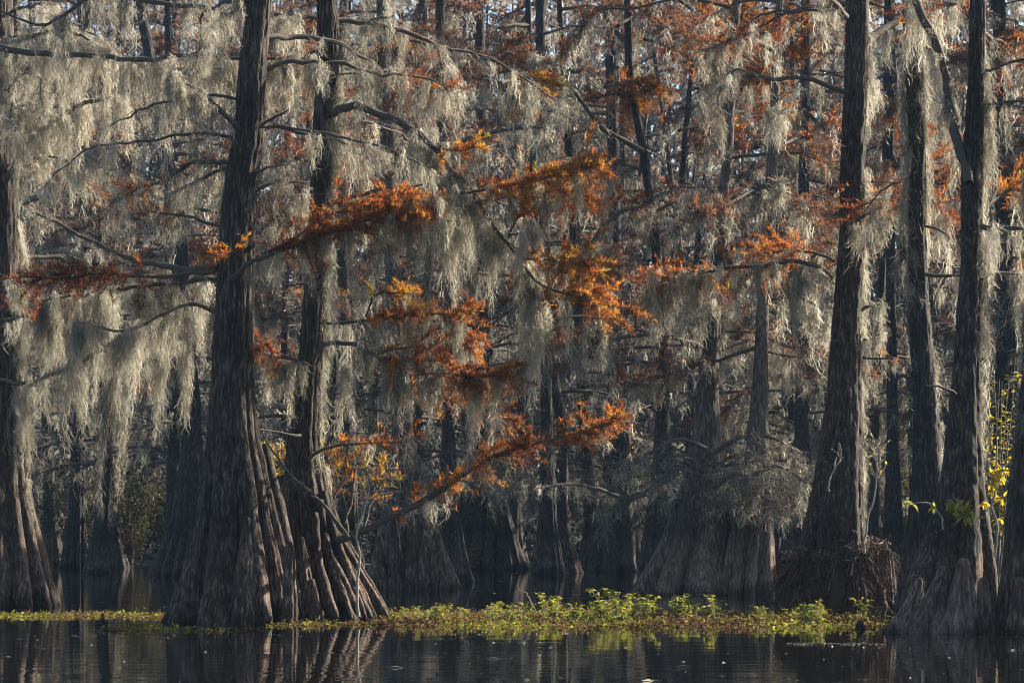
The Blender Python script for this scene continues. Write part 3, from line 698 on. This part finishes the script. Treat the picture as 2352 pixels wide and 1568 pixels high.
mid('M6', [(0, 320, 34), (500, 410, 40), (900, 440, 54), (1050, 440, 66), (1200, 434, 96), (1320, 414, 138)], 89, 'shadowed cypress behind and left of the largest trunk', 27, 12, (5.2, 21), (3, 6), 'moss of the shadowed cypress behind the largest trunk', RUST, .35, 23)
mid('M7', [(0, 790, 30), (400, 782, 34), (700, 790, 38), (1000, 800, 44), (1200, 800, 54), (1300, 800, 74)], 84, 'slim bluish cypress right behind the raking-root trunk', 28, 10, (7, 20), (2.5, 5), 'moss of the slim cypress right behind the raking-root trunk', RUST, .5, 22)
mid('M8', [(0, 200, 26), (600, 190, 30), (1000, 180, 38), (1200, 176, 46), (1300, 170, 64)], 108, 'far grey cypress in the shade between the left trees', 29, 12, (5.2, 23), (3, 6), 'moss of the far grey cypress between the left trees', RUST, .3, 25)
mid('M9', [(0, 2040, 26), (600, 2046, 30), (1000, 2050, 34), (1250, 2052, 50), (1330, 2052, 74)], 88, 'straight blue-grey cypress seen between the right hand trunks', 30, 11, (8.5, 21), (2.5, 5), 'moss of the blue-grey cypress between the right hand trunks', RUST, .5, 23)
mid('M10', [(0, 1240, 30), (500, 1250, 34), (1000, 1256, 36), (1200, 1258, 46), (1310, 1260, 70)], 92, 'far cypress almost hidden under moss in the shaded middle', 61, 12, (9, 22), (3, 6), 'moss hiding the far cypress in the shaded middle', RUST, 0.15, 24)
mid('M11', [(0, 1850, 28), (500, 1846, 34), (1000, 1842, 44), (1310, 1840, 90)], 84, 'far cypress between the ribbed pair and the root-skirted one', 62, 12, (5.2, 20), (3, 6), 'moss of the far cypress left of the root-skirted one', RUST, .6, 22)
mid('M12', [(0, 2300, 26), (800, 2300, 32), (1300, 2300, 60)], 90, 'dark slim cypress behind the knee-ringed tree, near the right edge', 63, 12, (5.2, 22), (3, 6), 'moss behind the knee-ringed tree near the right edge', RUST, .6, 24)
mid('M13', [(0, 1010, 30), (600, 1020, 36), (1000, 1030, 40), (1200, 1032, 56), (1320, 1035, 90)], 78, 'cypress masked by grey moss and rust leaves above centre', 64, 12, (10.5, 19), (3, 6), 'moss and rust leaf curtain above centre', RUST, 0.3, 21)

# hand placed mid boughs
add_bough('M2', [(1655, 500), (1640, 450), (1618, 405)], 63, 62.5, 18, 10, None, (5, .7), (8, .6, 1.8, .14))
add_bough('M2', [(1655, 505), (1700, 440), (1735, 370)], 63, 62, 20, 10, None, (5, .7), (8, .6, 1.8, .14))
add_bough('M2', [(1690, 460), (1730, 430), (1800, 415)], 63, 61, 14, 6, None, (5, .7), (10, .6, 2.2, .16))
add_bough('M3', [(1478, 348), (1440, 325), (1400, 302), (1360, 260), (1320, 200), (1270, 165), (1225, 120)], 67.6, 66, 13, 6, None, (5, .7), (9, .5, 1.8, .15))
add_bough('M3', [(1440, 100), (1415, 75), (1390, 40), (1385, -10)], 68, 68, 14, 8, None, (4, .6), (5, .5, 1.2, .12))
add_bough('M3', [(1500, 490), (1470, 474), (1440, 480), (1385, 525), (1345, 580)], 67.5, 66, 14, 6, None, (5, .7), (12, .6, 1.9, .14))
add_bough('M10', [(1050, 330), (1100, 312), (1150, 300), (1250, 292)], 60, 60, 12, 9, None, (5, .7), (6, .4, 1.2, .12))
add_bough('M3', [(1530, 880), (1480, 870), (1400, 858), (1340, 855)], 66, 64, 8, 5, None, (4, .5), (3, .3, .9, .1))
add_bough('M3', [(1520, 840), (1450, 825), (1380, 800), (1300, 775)], 68, 70, 13, 6, None, (4, .5), (4, .3, .9, .1))
add_bough('M2', [(1640, 690), (1600, 660), (1560, 630)], 63, 62, 16, 8, None, (6, .7), (12, .8, 2.6, .17))
add_bough('M2b', [(1750, 700), (1790, 680), (1850, 690), (1900, 720)], 62, 60, 9, 5, None, (6, .7), (12, .8, 2.2, .16))
# orange masses in the upper right
for pp, Y0, h, ky in [([(1530, 40), (1600, 30), (1680, 50), (1760, 60)], 66, .62, 'M2'), ([(1600, 90), (1660, 80), (1740, 110)], 65, .66, 'M2'), ([(1390, 200), (1440, 190), (1500, 215)], 66, .56, 'M3'), ([(1330, 230), (1400, 220), (1460, 235)], 67, .5, 'M3'),
                      ([(1680, 262), (1740, 252), (1800, 258)], 64, .55, 'M2'), ([(1500, 0), (1560, -10), (1640, 10)], 68, .6, 'M3'), ([(1480, 90), (1560, 110), (1640, 130)], 66, .5, 'M3'), ([(1700, 120), (1760, 130), (1830, 120)], 64, .48, 'M2b'), ([(1620, 180), (1680, 170), (1750, 190)], 65, .5, 'M2'), ([(1420, 60), (1470, 30), (1520, 50)], 67, .46, 'M3'), ([(1560, 0), (1640, 60), (1700, 20)], 65, .6, 'M2'), ([(1150, 190), (1210, 180), (1260, 200)], 62, .72, 'M13'), ([(1100, 140), (1160, 120), (1220, 150)], 66, .45, 'M13'),
                      ([(1760, 20), (1820, 10), (1880, 40)], 66, .55, 'M2b'), ([(2000, 250), (2040, 240), (2080, 262)], 70, .5, 'M9'), ([(1000, 110), (950, 90), (900, 120)], 66, .42, 'M13'), ([(640, 60), (690, 50), (720, 80)], 70, .36, 'M7'),
                      ([(880, 160), (920, 200), (960, 210)], 60, .4, 'M13'), ([(1560, 300), (1620, 290), (1690, 310)], 66, .45, 'M2'), ([(1800, 330), (1850, 310), (1900, 330)], 62, .45, 'M2b'), ([(2000, 460), (2040, 455), (2090, 470)], 60, .5, 'M9')]:
    add_bough(ky, pp, Y0, Y0 + 2, 9, 4, (18, 1.15, 80, h, .16), (6, .8), (2.5, .5, 1.3, .13), lod=1)
# twig skirts of the ribbed pair: a dense low tangle
for pp, Y0, Y1 in [([(1620, 1030), (1560, 1010), (1500, 1040), (1440, 1080)], 62, 61), ([(1640, 1040), (1700, 1005), (1780, 1010), (1850, 1050)], 61.5, 60.5), ([(1630, 1100), (1560, 1080), (1500, 1110)], 62, 60.5), ([(1730, 1090), (1790, 1070), (1850, 1110)], 61.5, 60),
                   ([(1640, 1120), (1690, 1090), (1740, 1100)], 60.8, 60.2), ([(1420, 1140), (1370, 1120), (1300, 1110), (1230, 1120)], 90, 88), ([(1430, 1150), (1500, 1120), (1560, 1140)], 90, 86)]:
    add_bough('M2' if Y0 < 80 else 'M5', pp, Y0, Y1, 12, 4, None, (16, .95), (5, .3, .9, .12), lod=1)
for ky, n_, zr_, Lr_, sd_ in (('M2', 15, (2.3, 3.7), (1.3, 2.7), 951), ('M2b', 9, (2.2, 3.5), (1.2, 2.2), 952), ('M5', 10, (2.6, 4.4), (2, 4), 953), ('M1', 6, (2.6, 4.5), (1.5, 3), 954)):
    crown(ky, n_, zr_, Lr_, .04, sd_, None, (15, 1.0), (2.5, .3, .9, .1), (175, 365), None, .40)
for k_ in [k for k in TR if 'ml' in TR[k]]:
    moss_obj(k_, TR[k_]['ml'])

# ------------------------------------------------------------------ far forest: five trees built, then copied
def far_proto(seed, h):
    rng = np.random.default_rng(seed)
    keys = [(HZ - (z - CH) * FD / 100, CX + dx * 55, w * 55.54) for z, dx, w in [(h, .9 * rng.normal(), .16), (h * .5, .7 * rng.normal(), .30), (h * .22, .3 * rng.normal(), .40), (2.2, 0, .6), (0, 0, 1.3), (-.4, 0, 1.4)]]
    t = Trunk(keys, 100.0)
    t.xx = t.xx - t.x(0); t.Y = 0.
    root = empty('cypress_tree', (0, 0, 0), 'tall moss-hung cypress in the hazy far rows of the swamp', 'tree', 'far rows of moss-hung cypresses')
    tr = t.mesh(10, .45, 1.2, rng, 40, 70, .15, .02).build('trunk', M_BARKG, root)
    wd, lf, ms = MB(), MB(), MB()
    nb = 26
    for i in range(nb):
        z = h * (.13 + .86 * (i + rng.uniform()) / nb); a = rng.uniform(0, 2 * np.pi); L = rng.uniform(2.5, 5.5) * (1.1 - .5 * z / h)
        d = np.array([math.cos(a), math.sin(a), 0]); up = rng.normal(.2, .15)
        c = np.array([t.x(z), 0, z])
        pts = [c + d * L * u + np.array([0, 0, L * (up * u - (up + .2) * u * u)]) for u in np.linspace(0, 1, 5)]
        bough(pts, .09, .02, 2, rng, wd, lf, ms, (4.2, .6, 2.2, .16), (9, 1.1, 75, rng.uniform(.25, .6), .16) if (rng.uniform() < .75 and z > .42 * h) else None, (10, 1.2), .04)
    wd.build('boughs', M_WOOD, root); lf.build('foliage', M_MOTTLE, root); ms.build('hanging_moss', M_MOSS, root)
    return root


def copy_tree(o, parent=None):
    c = o.copy(); COL.objects.link(c)
    if parent is not None: c.parent = parent
    for ch in [x for x in o.children]: copy_tree(ch, c)
    return c


protos = [far_proto(900 + i, h) for i, h in enumerate((27, 31, 34, 25, 29))]
rng = np.random.default_rng(5)
spots = []
for Y, n, x0, x1 in ((97, 11, -23, 26), (104, 13, -25, 34), (113, 15, -28, 46), (124, 16, -30, 56), (140, 14, -32, 60), (155, 14, -34, 66), (172, 14, -38, 70)):  # rows stretched past the right edge to shade the low swamp
    for i in range(n):
        spots.append((x0 + (x1 - x0) * (i + .5 + rng.uniform(-.38, .38)) / n, Y + rng.uniform(-4.5, 4.5)))
# trees added beyond the right edge to shade the lower middle and far swamp
spots += [(21, 79), (25, 82), (30, 86), (27, 93), (35, 91), (40, 96), (34, 100), (23, 86), (29, 80.5), (33, 90), (24, 90), (37, 85), (29, 97), (22.5, 72.5), (27, 75), (32, 78.5), (30, 73)]
spots += [(21 + 3.1 * (i % 9) + rng.uniform(-1, 1), 80.5 + (i % 9) * 1.1 + 4.2 * (i // 9) + rng.uniform(-1, 1)) for i in range(27)]  # more out-of-view trees packed in to block the low sun
used = set()
for i, (x, y) in enumerate(spots):
    pi = int(rng.integers(0, 5))
    o = protos[pi] if pi not in used else copy_tree(protos[pi]); used.add(pi)
    o.location = (x, y, float(min(gz(np.array(x), np.array(y)), 3) if y > 120 else 0) - .1)
    o.rotation_euler = (rng.normal(0, .05), rng.normal(0, .05), rng.uniform(0, 6.28)); o.scale = [rng.uniform(.85, 1.12) if y > 79 else .62] * 3  # nearest added trees kept small so their shade stays low
for i, p in enumerate(protos):
    if i not in used: p.location = (-30 + i, 185, 2)

# the wood beyond, one dim mass of trunks, leaves and moss
rng = np.random.default_rng(6); fw = MB()
n = 420; xx = rng.uniform(-85, 130, n); yy = rng.uniform(182, 262, n); hh = rng.uniform(24, 44, n)
s5 = np.linspace(0, 1, 5)
Tn = np.stack([xx[:, None] + rng.normal(0, .6, (n, 1)) * s5, yy[:, None] + 0 * s5, gz(xx, yy)[:, None] - .3 + hh[:, None] * s5], -1)
tubes(fw, Tn, rng.uniform(.18, .45, n)[:, None] * np.linspace(1, .3, 5)[None], 5, .05)
n = 240000; i = rng.integers(0, 420, n); f = rng.beta(1.1, 1.0, n)
b = np.stack([xx[i] + rng.normal(0, 2.2, n), yy[i] + rng.normal(0, 2.2, n), gz(xx[i], yy[i]) + f * (hh[i] + 2)], 1)
fronds(fw, b, rng.normal(0, 1, (n, 3)) * np.array([.7, .7, 1]) - np.array([0, 0, .5]), rng.uniform(.5, 1.5, n), rng.uniform(.25, .5, n), np.clip(rng.normal(.4, .22, n), 0, 1), rng)
n = 42000; b = np.stack([rng.uniform(-45, 60, n), rng.uniform(117, 140, n), .0 + rng.beta(1, 2.0, n) * 6.5], 1)  # low dark thicket added to darken the lit ground between trunk bases
fronds(fw, b, rng.normal(0, 1, (n, 3)), rng.uniform(.25, .6, n), rng.uniform(.12, .3, n), np.clip(rng.normal(.12, .12, n), 0, 1), rng)
n = 26000; b = np.stack([rng.uniform(-80, 120, n), rng.uniform(166, 186, n), rng.uniform(1, 1, n) + rng.beta(1, 2, n) * 9], 1)
fronds(fw, b, rng.normal(0, 1, (n, 3)), rng.uniform(.4, 1.0, n), rng.uniform(.25, .5, n), np.clip(rng.normal(.2, .15, n), 0, 1), rng)
tag(fw.build('far_forest', leafy_mat('far_wood', [(0, (.025, .025, .025)), (.25, (.06, .054, .046)), (.5, (.18, .15, .13)), (.8, (.22, .12, .08)), (1, (.3, .25, .19))], .4)), 'dim far wood of bare trunks, moss and rust leaves behind the swamp', 'woods', kind='stuff')

# ------------------------------------------------------------------ understorey on the bank
def shrub(x, y, Yd, w, h, material, label, seed, n=900, fl=.16, name='shrub', hue=.5):
    rng = np.random.default_rng(seed); c = P(x, y, Yd); root = empty(name, (c[0], Yd, max(0., float(gz(c[0], np.array(Yd))))), label, 'shrub')
    st, lv = MB(), MB(); b = np.array(root.location)
    ns = 14; a = rng.uniform(0, 6.28, ns); s = np.linspace(0, 1, 6)
    tip = np.stack([np.cos(a) * w * rng.uniform(.2, 1, ns), np.sin(a) * w * rng.uniform(.2, 1, ns), h * rng.uniform(.55, 1, ns)], 1)
    T = b + tip[:, None] * np.stack([s ** 1.3, s ** 1.3, s], -1)[None] + np.cumsum(rng.normal(0, .05, (ns, 6, 3)), 1)
    tubes(st, T, np.linspace(.03, .008, 6)[None], 4, .5)
    i = rng.integers(0, ns, n); f = rng.uniform(1.2, 4.99, n); j = f.astype(int); fr = (f - j)[:, None]
    p = T[i, j] * (1 - fr) + T[i, j + 1] * fr + rng.normal(0, .16 * w ** .5, (n, 3))
    fronds(lv, p, rng.normal(0, 1, (n, 3)) * np.array([1, 1, .6]) - np.array([0, 0, .2]), fl * rng.uniform(.6, 1.3, n), fl * .45 * rng.uniform(.7, 1.2, n), np.clip(rng.normal(hue, .22, n), 0, 1), rng)
    st.build('stems', M_WOOD, root); lv.build('foliage', material, root)
    return root


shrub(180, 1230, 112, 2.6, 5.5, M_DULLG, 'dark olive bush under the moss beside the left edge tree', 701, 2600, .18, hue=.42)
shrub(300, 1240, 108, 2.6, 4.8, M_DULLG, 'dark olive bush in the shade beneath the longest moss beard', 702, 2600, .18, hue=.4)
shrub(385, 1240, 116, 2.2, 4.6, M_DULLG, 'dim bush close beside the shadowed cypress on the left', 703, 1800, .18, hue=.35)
shrub(622, 1250, 90, .9, 3.6, M_YELLOW, 'yellow-green bush glowing between the two big trunks', 704, 900, .15)
shrub(2075, 1260, 116, 1.8, 9, M_YELLOW, 'tall yellow-leaved sapling between the right hand trunks', 705, 1700, .2, hue=.3)
shrub(2290, 1260, 62, .55, 6.2, M_YELLOW, 'bright yellow sapling behind the knee-ringed tree', 706, 700, .13, hue=.5)
shrub(1500, 1240, 122, 1.2, 6.5, M_YELLOW, 'dim yellow sapling far back left of the forked cypress', 707, 900, .2, hue=.3)
shrub(1710, 1240, 124, 1.0, 9.5, M_YELLOW, 'yellow sapling glimpsed left behind the narrower ribbed cypress', 708, 900, .2, hue=.5)
shrub(1795, 1240, 124, .8, 9.5, M_YELLOW, 'yellow sapling glimpsed right behind the narrower ribbed cypress', 709, 900, .2, hue=.55)
shrub(1065, 1300, 100, .9, .9, M_DULLG, 'low dark green bush at the foot of the bluish far cypress', 710, 500, .15, hue=.8)

# ------------------------------------------------------------------ floating weed mat
def mat_mask(X, Y):
    """patches of floating weed, metres"""
    e = .5 * np.sin(X * 1.3) + .35 * np.sin(X * 3.1 + 1) + .2 * np.sin(X * 7.7)
    main = (X > -2.6 + .12 * (Y - 44)) & (X < 6.75) & (Y > 41.0 + .55 * e + .35 * np.maximum(0, 0 - X)) & (Y < 48.5 + .6 * e)
    left = (X < -4.9) & (Y > 46.2 + .25 * e) & (Y < 48.2 + .4 * e)
    l2 = (X > -7.0) & (X < -4.2) & (np.abs(Y - 40.6 - .25 * e) < .42)
    l3 = (X > -4.3) & (X <= -2.3) & (np.abs(Y - 42.6 - .3 * e) < .75)
    sm = ((X > 7.2) & (X < 8.0) & (np.abs(Y - 38.9) < .14))
    return main | left | l2 | l3 | sm


rng = np.random.default_rng(41)
X = rng.uniform(-11, 8.2, 260000); Y = rng.uniform(38, 49.5, 260000)
k = mat_mask(X, Y); X, Y = X[k], Y[k]
keep = rng.uniform(0, 1, len(X)) < np.where(X > -2.6, .34, .30) * (.55 + .45 * np.sin(X * 2.2 + Y) * np.sin(X * .9 - Y * 1.7)); X, Y = X[keep], Y[keep]
n = len(X); hgt = np.where(X > -2.6, .075, .035)
b = np.stack([X, Y, .004 + np.abs(rng.normal(0, 1, n)) * hgt * rng.uniform(0, 1, n)], 1)
wm = MB()
pt = np.clip(.27 + .25 * np.sin(X * 1.7 + 2) * np.sin(X * .6 + Y * .5) + rng.normal(0, .24, n), 0, 1)
fronds(wm, b, rng.normal(0, 1, (n, 3)) * np.array([1, 1, .45]) + np.array([0, 0, .22]), rng.uniform(.04, .11, n), rng.uniform(.018, .045, n), pt, rng)
tag(wm.build('floating_weed', M_GREEN), 'low mat of yellow-green and brown weed floating on the dark water', 'water plant', kind='stuff')


def marsh_plant(seed, h, ns, nl, hue):
    rng = np.random.default_rng(seed)
    root = empty('marsh_plant', (0, 0, 0), 'upright leafy weed stem growing out of the sunlit floating mat', 'plant', 'weed stems on the floating mat')
    st, lv = MB(), MB(); s = np.linspace(0, 1, 7)
    for i in range(ns):
        a = rng.uniform(0, 6.28); ln = h * rng.uniform(.55, 1); le = rng.uniform(.05, .45)
        pth = np.stack([np.cos(a) * le * ln * s ** 1.6 + .05 * rng.normal(), np.sin(a) * le * ln * s ** 1.6 + .05 * rng.normal(), ln * (s - .12 * s ** 4)], 1)
        tubes(st, pth[None], np.linspace(.007, .003, 7)[None], 4, .75)
        m = nl; f = np.sort(rng.uniform(.8, 6, m)); j = np.minimum(f.astype(int), 5); fr = (f - j)[:, None]
        p = pth[j] * (1 - fr) + pth[j + 1] * fr; aa = np.arange(m) * 2.4 + rng.uniform(0, .5, m)
        d = np.stack([np.cos(aa), np.sin(aa), rng.normal(-.05, .35, m)], 1)
        fronds(lv, p, d, rng.uniform(.06, .13, m), rng.uniform(.02, .042, m), np.clip(hue + rng.normal(0, .15, m) + .25 * (f / 6 - .5), 0, 1), rng)
    st.build('stem', M_WOOD, root); lv.build('leaves', M_GREEN, root)
    return root


pl = [marsh_plant(801, .42, 5, 14, .70), marsh_plant(802, .34, 6, 12, .62), marsh_plant(803, .62, 3, 18, .78), marsh_plant(804, .26, 6, 10, .66), marsh_plant(805, .40, 3, 9, .42)]
rng = np.random.default_rng(43); used = set()
cent = [(1010, .6), (1050, .5), (1140, .55), (1260, .7), (1290, .7), (1390, .6), (1425, 1.0), (1490, .7), (1550, .6), (1600, .75), (1655, .65), (1740, .7), (1760, .6), (1830, .6), (1880, .7), (1965, .75), (2000, .6), (2030, .7), (905, .35), (950, .4), (1200, .45), (1350, .45)]
cnt = 0
while cnt < 190:
    c, hs = cent[int(rng.integers(0, len(cent)))]
    xd = c + rng.normal(0, 17); Yp = 46.8 - abs(rng.normal(0, 1.6)); w = P(xd, 0, Yp)
    if not mat_mask(np.array(w[0]), np.array(Yp)): continue
    pi = 2 if (hs >= .95 and cnt % 3 == 0) else int(rng.integers(0, 5))
    o = pl[pi] if pi not in used else copy_tree(pl[pi]); used.add(pi)
    o.location = (w[0], Yp, 0); o.rotation_euler = (0, 0, rng.uniform(0, 6.28)); o.scale = [float(np.clip(hs * rng.uniform(.55, 1.7), .3, 1.3))] * 3
    cnt += 1

# litter on the water
rng = np.random.default_rng(45); lm = MB()
for cnt, (x0, x1, y0, y1) in ((300, (-9, 9, 25, 40)), (500, (-16, 18, 50, 115)), (160, (-12, 9, 38, 41))):
    pts = np.stack([rng.uniform(x0, x1, cnt), rng.uniform(y0, y1, cnt), np.full(cnt, .006)], 1)
    big = (rng.uniform(0, 1, cnt) < .08) * .18
    fronds(lm, pts, rng.normal(0, 1, (cnt, 3)) * np.array([1.8, .25, .01]), rng.uniform(.03, .09, cnt) + big, rng.uniform(.015, .035, cnt), rng.uniform(0, 1, cnt), rng)
for xa, xb, Ya, q in ((760, 1140, 31.5, 0), (200, 330, 29.8, 0), (1810, 1990, 35.6, 380), (385, 500, 31, 40), (1180, 1240, 30, 30)):
    pass
N = 420; c = P(1900, 0, 35.4); pts = np.stack([c[0] + rng.uniform(-.55, .75, N), 35.4 + rng.normal(0, .12, N), np.full(N, .008)], 1)
fronds(lm, pts, rng.normal(0, 1, (N, 3)) * np.array([1.5, .6, .05]), rng.uniform(.04, .1, N), rng.uniform(.015, .03, N), rng.uniform(.1, .6, N), rng)
tag(lm.build('leaf_litter', M_DEBRIS), 'scattered dead leaves and bits floating on the dark water', 'leaf litter', kind='stuff')

# ------------------------------------------------------------------ small saplings and vines
def sapling(label, pts, Y0, Y1, w0, w1, bare=None, leaves=None, seed=1, cat='sapling', name='sapling', wood=M_WOOD, tnt=.9):
    rng = np.random.default_rng(seed); pw = [P(x, y, Y0 + (Y1 - Y0) * i / (len(pts) - 1)) for i, (x, y) in enumerate(pts)]
    root = empty(name, pw[0], label, cat)
    B, L = resample(pw, 16, .012, rng); wd, lv = MB(), MB(); sc = .5 * Y0 / FD
    tubes(wd, B[None], np.linspace(w0 * sc, w1 * sc, 16)[None], 6, tnt); tw = B[None]; ln = np.array([L])
    if bare:
        tw, ln = make_twigs(B, L, bare[0] * L, bare[1], rng, t0=.4, up=.35, droop=.05); tubes(wd, tw, np.linspace(.008, .003, 5)[None], 3, tnt)
        t2, l2 = sub_twigs(tw, ln, 2, rng); tubes(wd, t2, np.linspace(.005, .0025, 5)[None], 3, tnt)
    wd.build('stem', wood, root)
    if leaves:
        n, fl, hue, m = leaves; i = rng.integers(0, len(tw), n); j = rng.integers(1, tw.shape[1], n)
        fronds(lv, tw[i, j], rng.normal(0, 1, (n, 3)) + np.array([0, 0, -.3]), fl * rng.uniform(.6, 1.2, n), fl * .5 * rng.uniform(.7, 1.1, n), np.clip(rng.normal(hue, .12, n), 0, 1), rng)
        lv.build('leaves', m, root)
    return root


sapling('thin pale sapling standing in front of the raking roots', [(824, 1416), (822, 1340), (830, 1270), (824, 1215), (840, 1165), (848, 1120)], 43.6, 43.6, 8, 4, (5, .5), None, 1)
sapling('bare pale twig forking in front of the root-skirted trunk', [(1905, 1128), (1912, 1090), (1930, 1060), (1933, 1030)], 46.2, 46.0, 4, 3, (7, .35), None, 2)
sapling('bare bush of pale twigs right of the root-skirted trunk', [(1985, 1270), (1990, 1190), (2005, 1120), (2015, 1010)], 46.2, 46, 6, 3, (7, .6), (16, .09, .8, M_YELLOW), 3)
sapling('green-leaved vine stem rising before the knee-ringed trunk', [(2245, 1280), (2240, 1220), (2215, 1185), (2195, 1160)], 39.3, 39.0, 5, 3, (10, .36), (48, .19, .8, M_GREEN), 4, 'vine', 'vine')
sapling('thin arching vine with a hanging green leaf pair by the slender trunk', [(2165, 1215), (2155, 1180), (2130, 1155), (2095, 1160)], 39.6, 39.4, 4, 2, (3, .15), (10, .16, .7, M_GREEN), 5, 'vine', 'vine')
sapling('yellow-leaved vine climbing between the knee-ringed and right edge trunks', [(2285, 1280), (2290, 1210), (2282, 1150), (2300, 1080)], 40.4, 40.2, 6, 3, (12, .32), (170, .12, .8, M_YELLOW), 6, 'vine', 'vine')
sapling('grey tangle of twigs between the knee-ringed and right edge trunks', [(2275, 1180), (2285, 1120), (2300, 1080), (2320, 1060)], 40.2, 40, 6, 3, (14, .4), (16, .12, .7, M_GREEN), 7)
sapling('bent dead stem leaning over the sunlit weed mat', [(1240, 1420), (1225, 1395), (1208, 1365), (1190, 1352)], 47.2, 47.2, 3, 2, None, None, 8, 'stem', 'dead_stem')
# small dark stubs
for i, (x, yb, yt, w, Yd, lb) in enumerate([(236, 1427, 1408, 7, 44.2, 'small dark stub poking from the water near the left weed strip'), (1976, 1443, 1424, 16, 41.0, 'small dark stump at the right end of the weed mat')]):
    t = Trunk([(yb + 8, x, w * 1.5), (yb, x, w * 1.4), (yt, x, w * .7)], Yd); mb = t.mesh(4, .3, .5, np.random.default_rng(60 + i), 40, 40, .05, .01)
    tag(mb.build('stump', M_BARKB, None, loc=t.base), lb, 'stump')

# ------------------------------------------------------------------ the thin blue air
hv = np.array([[x, y, z] for z in (-3.0, 95.0) for x, y in ((-440, -95), (440, -95), (440, 640), (-440, 640))])
hb = MB(); hb.add(hv, [[0, 3, 2, 1], [4, 5, 6, 7], [0, 1, 5, 4], [1, 2, 6, 5], [2, 3, 7, 6], [3, 0, 4, 7]])
m, nt, out = mat('pale_air'); pv = nt.nodes.new('ShaderNodeVolumePrincipled')
pv.inputs['Color'].default_value = (.42, .68, 1.0, 1); pv.inputs['Density'].default_value = .00018
nt.links.new(pv.outputs[0], out.inputs['Volume'])
tag(hb.build('haze', m, None, False), 'thin bluish haze deepening between the far trees', 'haze', kind='stuff')

# ------------------------------------------------------------------ world, sun, camera
nt = W_.node_tree; nt.nodes.clear()
wo = nt.nodes.new('ShaderNodeOutputWorld'); bg = nt.nodes.new('ShaderNodeBackground'); sk = nt.nodes.new('ShaderNodeTexSky')
sk.sky_type = 'NISHITA'; sk.sun_disc = False; sk.sun_elevation = R(SUN_EL)
sdir = np.array([math.cos(R(SUN_AZ)) * math.cos(R(SUN_EL)), math.sin(R(SUN_AZ)) * math.cos(R(SUN_EL)), math.sin(R(SUN_EL))])
sk.sun_rotation = math.atan2(sdir[0], sdir[1])
bg.inputs[1].default_value = .05
nt.links.new(sk.outputs[0], bg.inputs[0]); nt.links.new(bg.outputs[0], wo.inputs[0])
sl = bpy.data.lights.new('sun', 'SUN'); sl.energy = 5.0; sl.angle = R(.5); sl.color = (1.0, .885, .70)
so = bpy.data.objects.new('sun', sl); COL.objects.link(so)
from mathutils import Vector
so.rotation_euler = Vector(-sdir).to_track_quat('-Z', 'Y').to_euler(); so.location = (30, 40, 60)

cd = bpy.data.cameras.new('camera'); co = bpy.data.objects.new('camera', cd); COL.objects.link(co)
cd.lens = 85; cd.sensor_width = 36; cd.shift_y = (HZ - 784) / 2352; cd.clip_end = 3000; cd.clip_start = .1
S.cycles.pixel_filter_type = 'BLACKMAN_HARRIS'; S.cycles.filter_width = 1.1
co.location = (0, 0, CH); co.rotation_euler = (R(90), 0, 0); S.camera = co

S.view_settings.view_transform = 'Standard'; S.view_settings.look = 'None'; S.view_settings.gamma = 1.0
S.view_settings.exposure = 2.0
S.cycles.max_bounces = 6; S.cycles.diffuse_bounces = 2; S.cycles.transmission_bounces = 3; S.cycles.glossy_bounces = 3
S.cycles.use_denoising = True
S.cycles.sample_clamp_indirect = 4.0
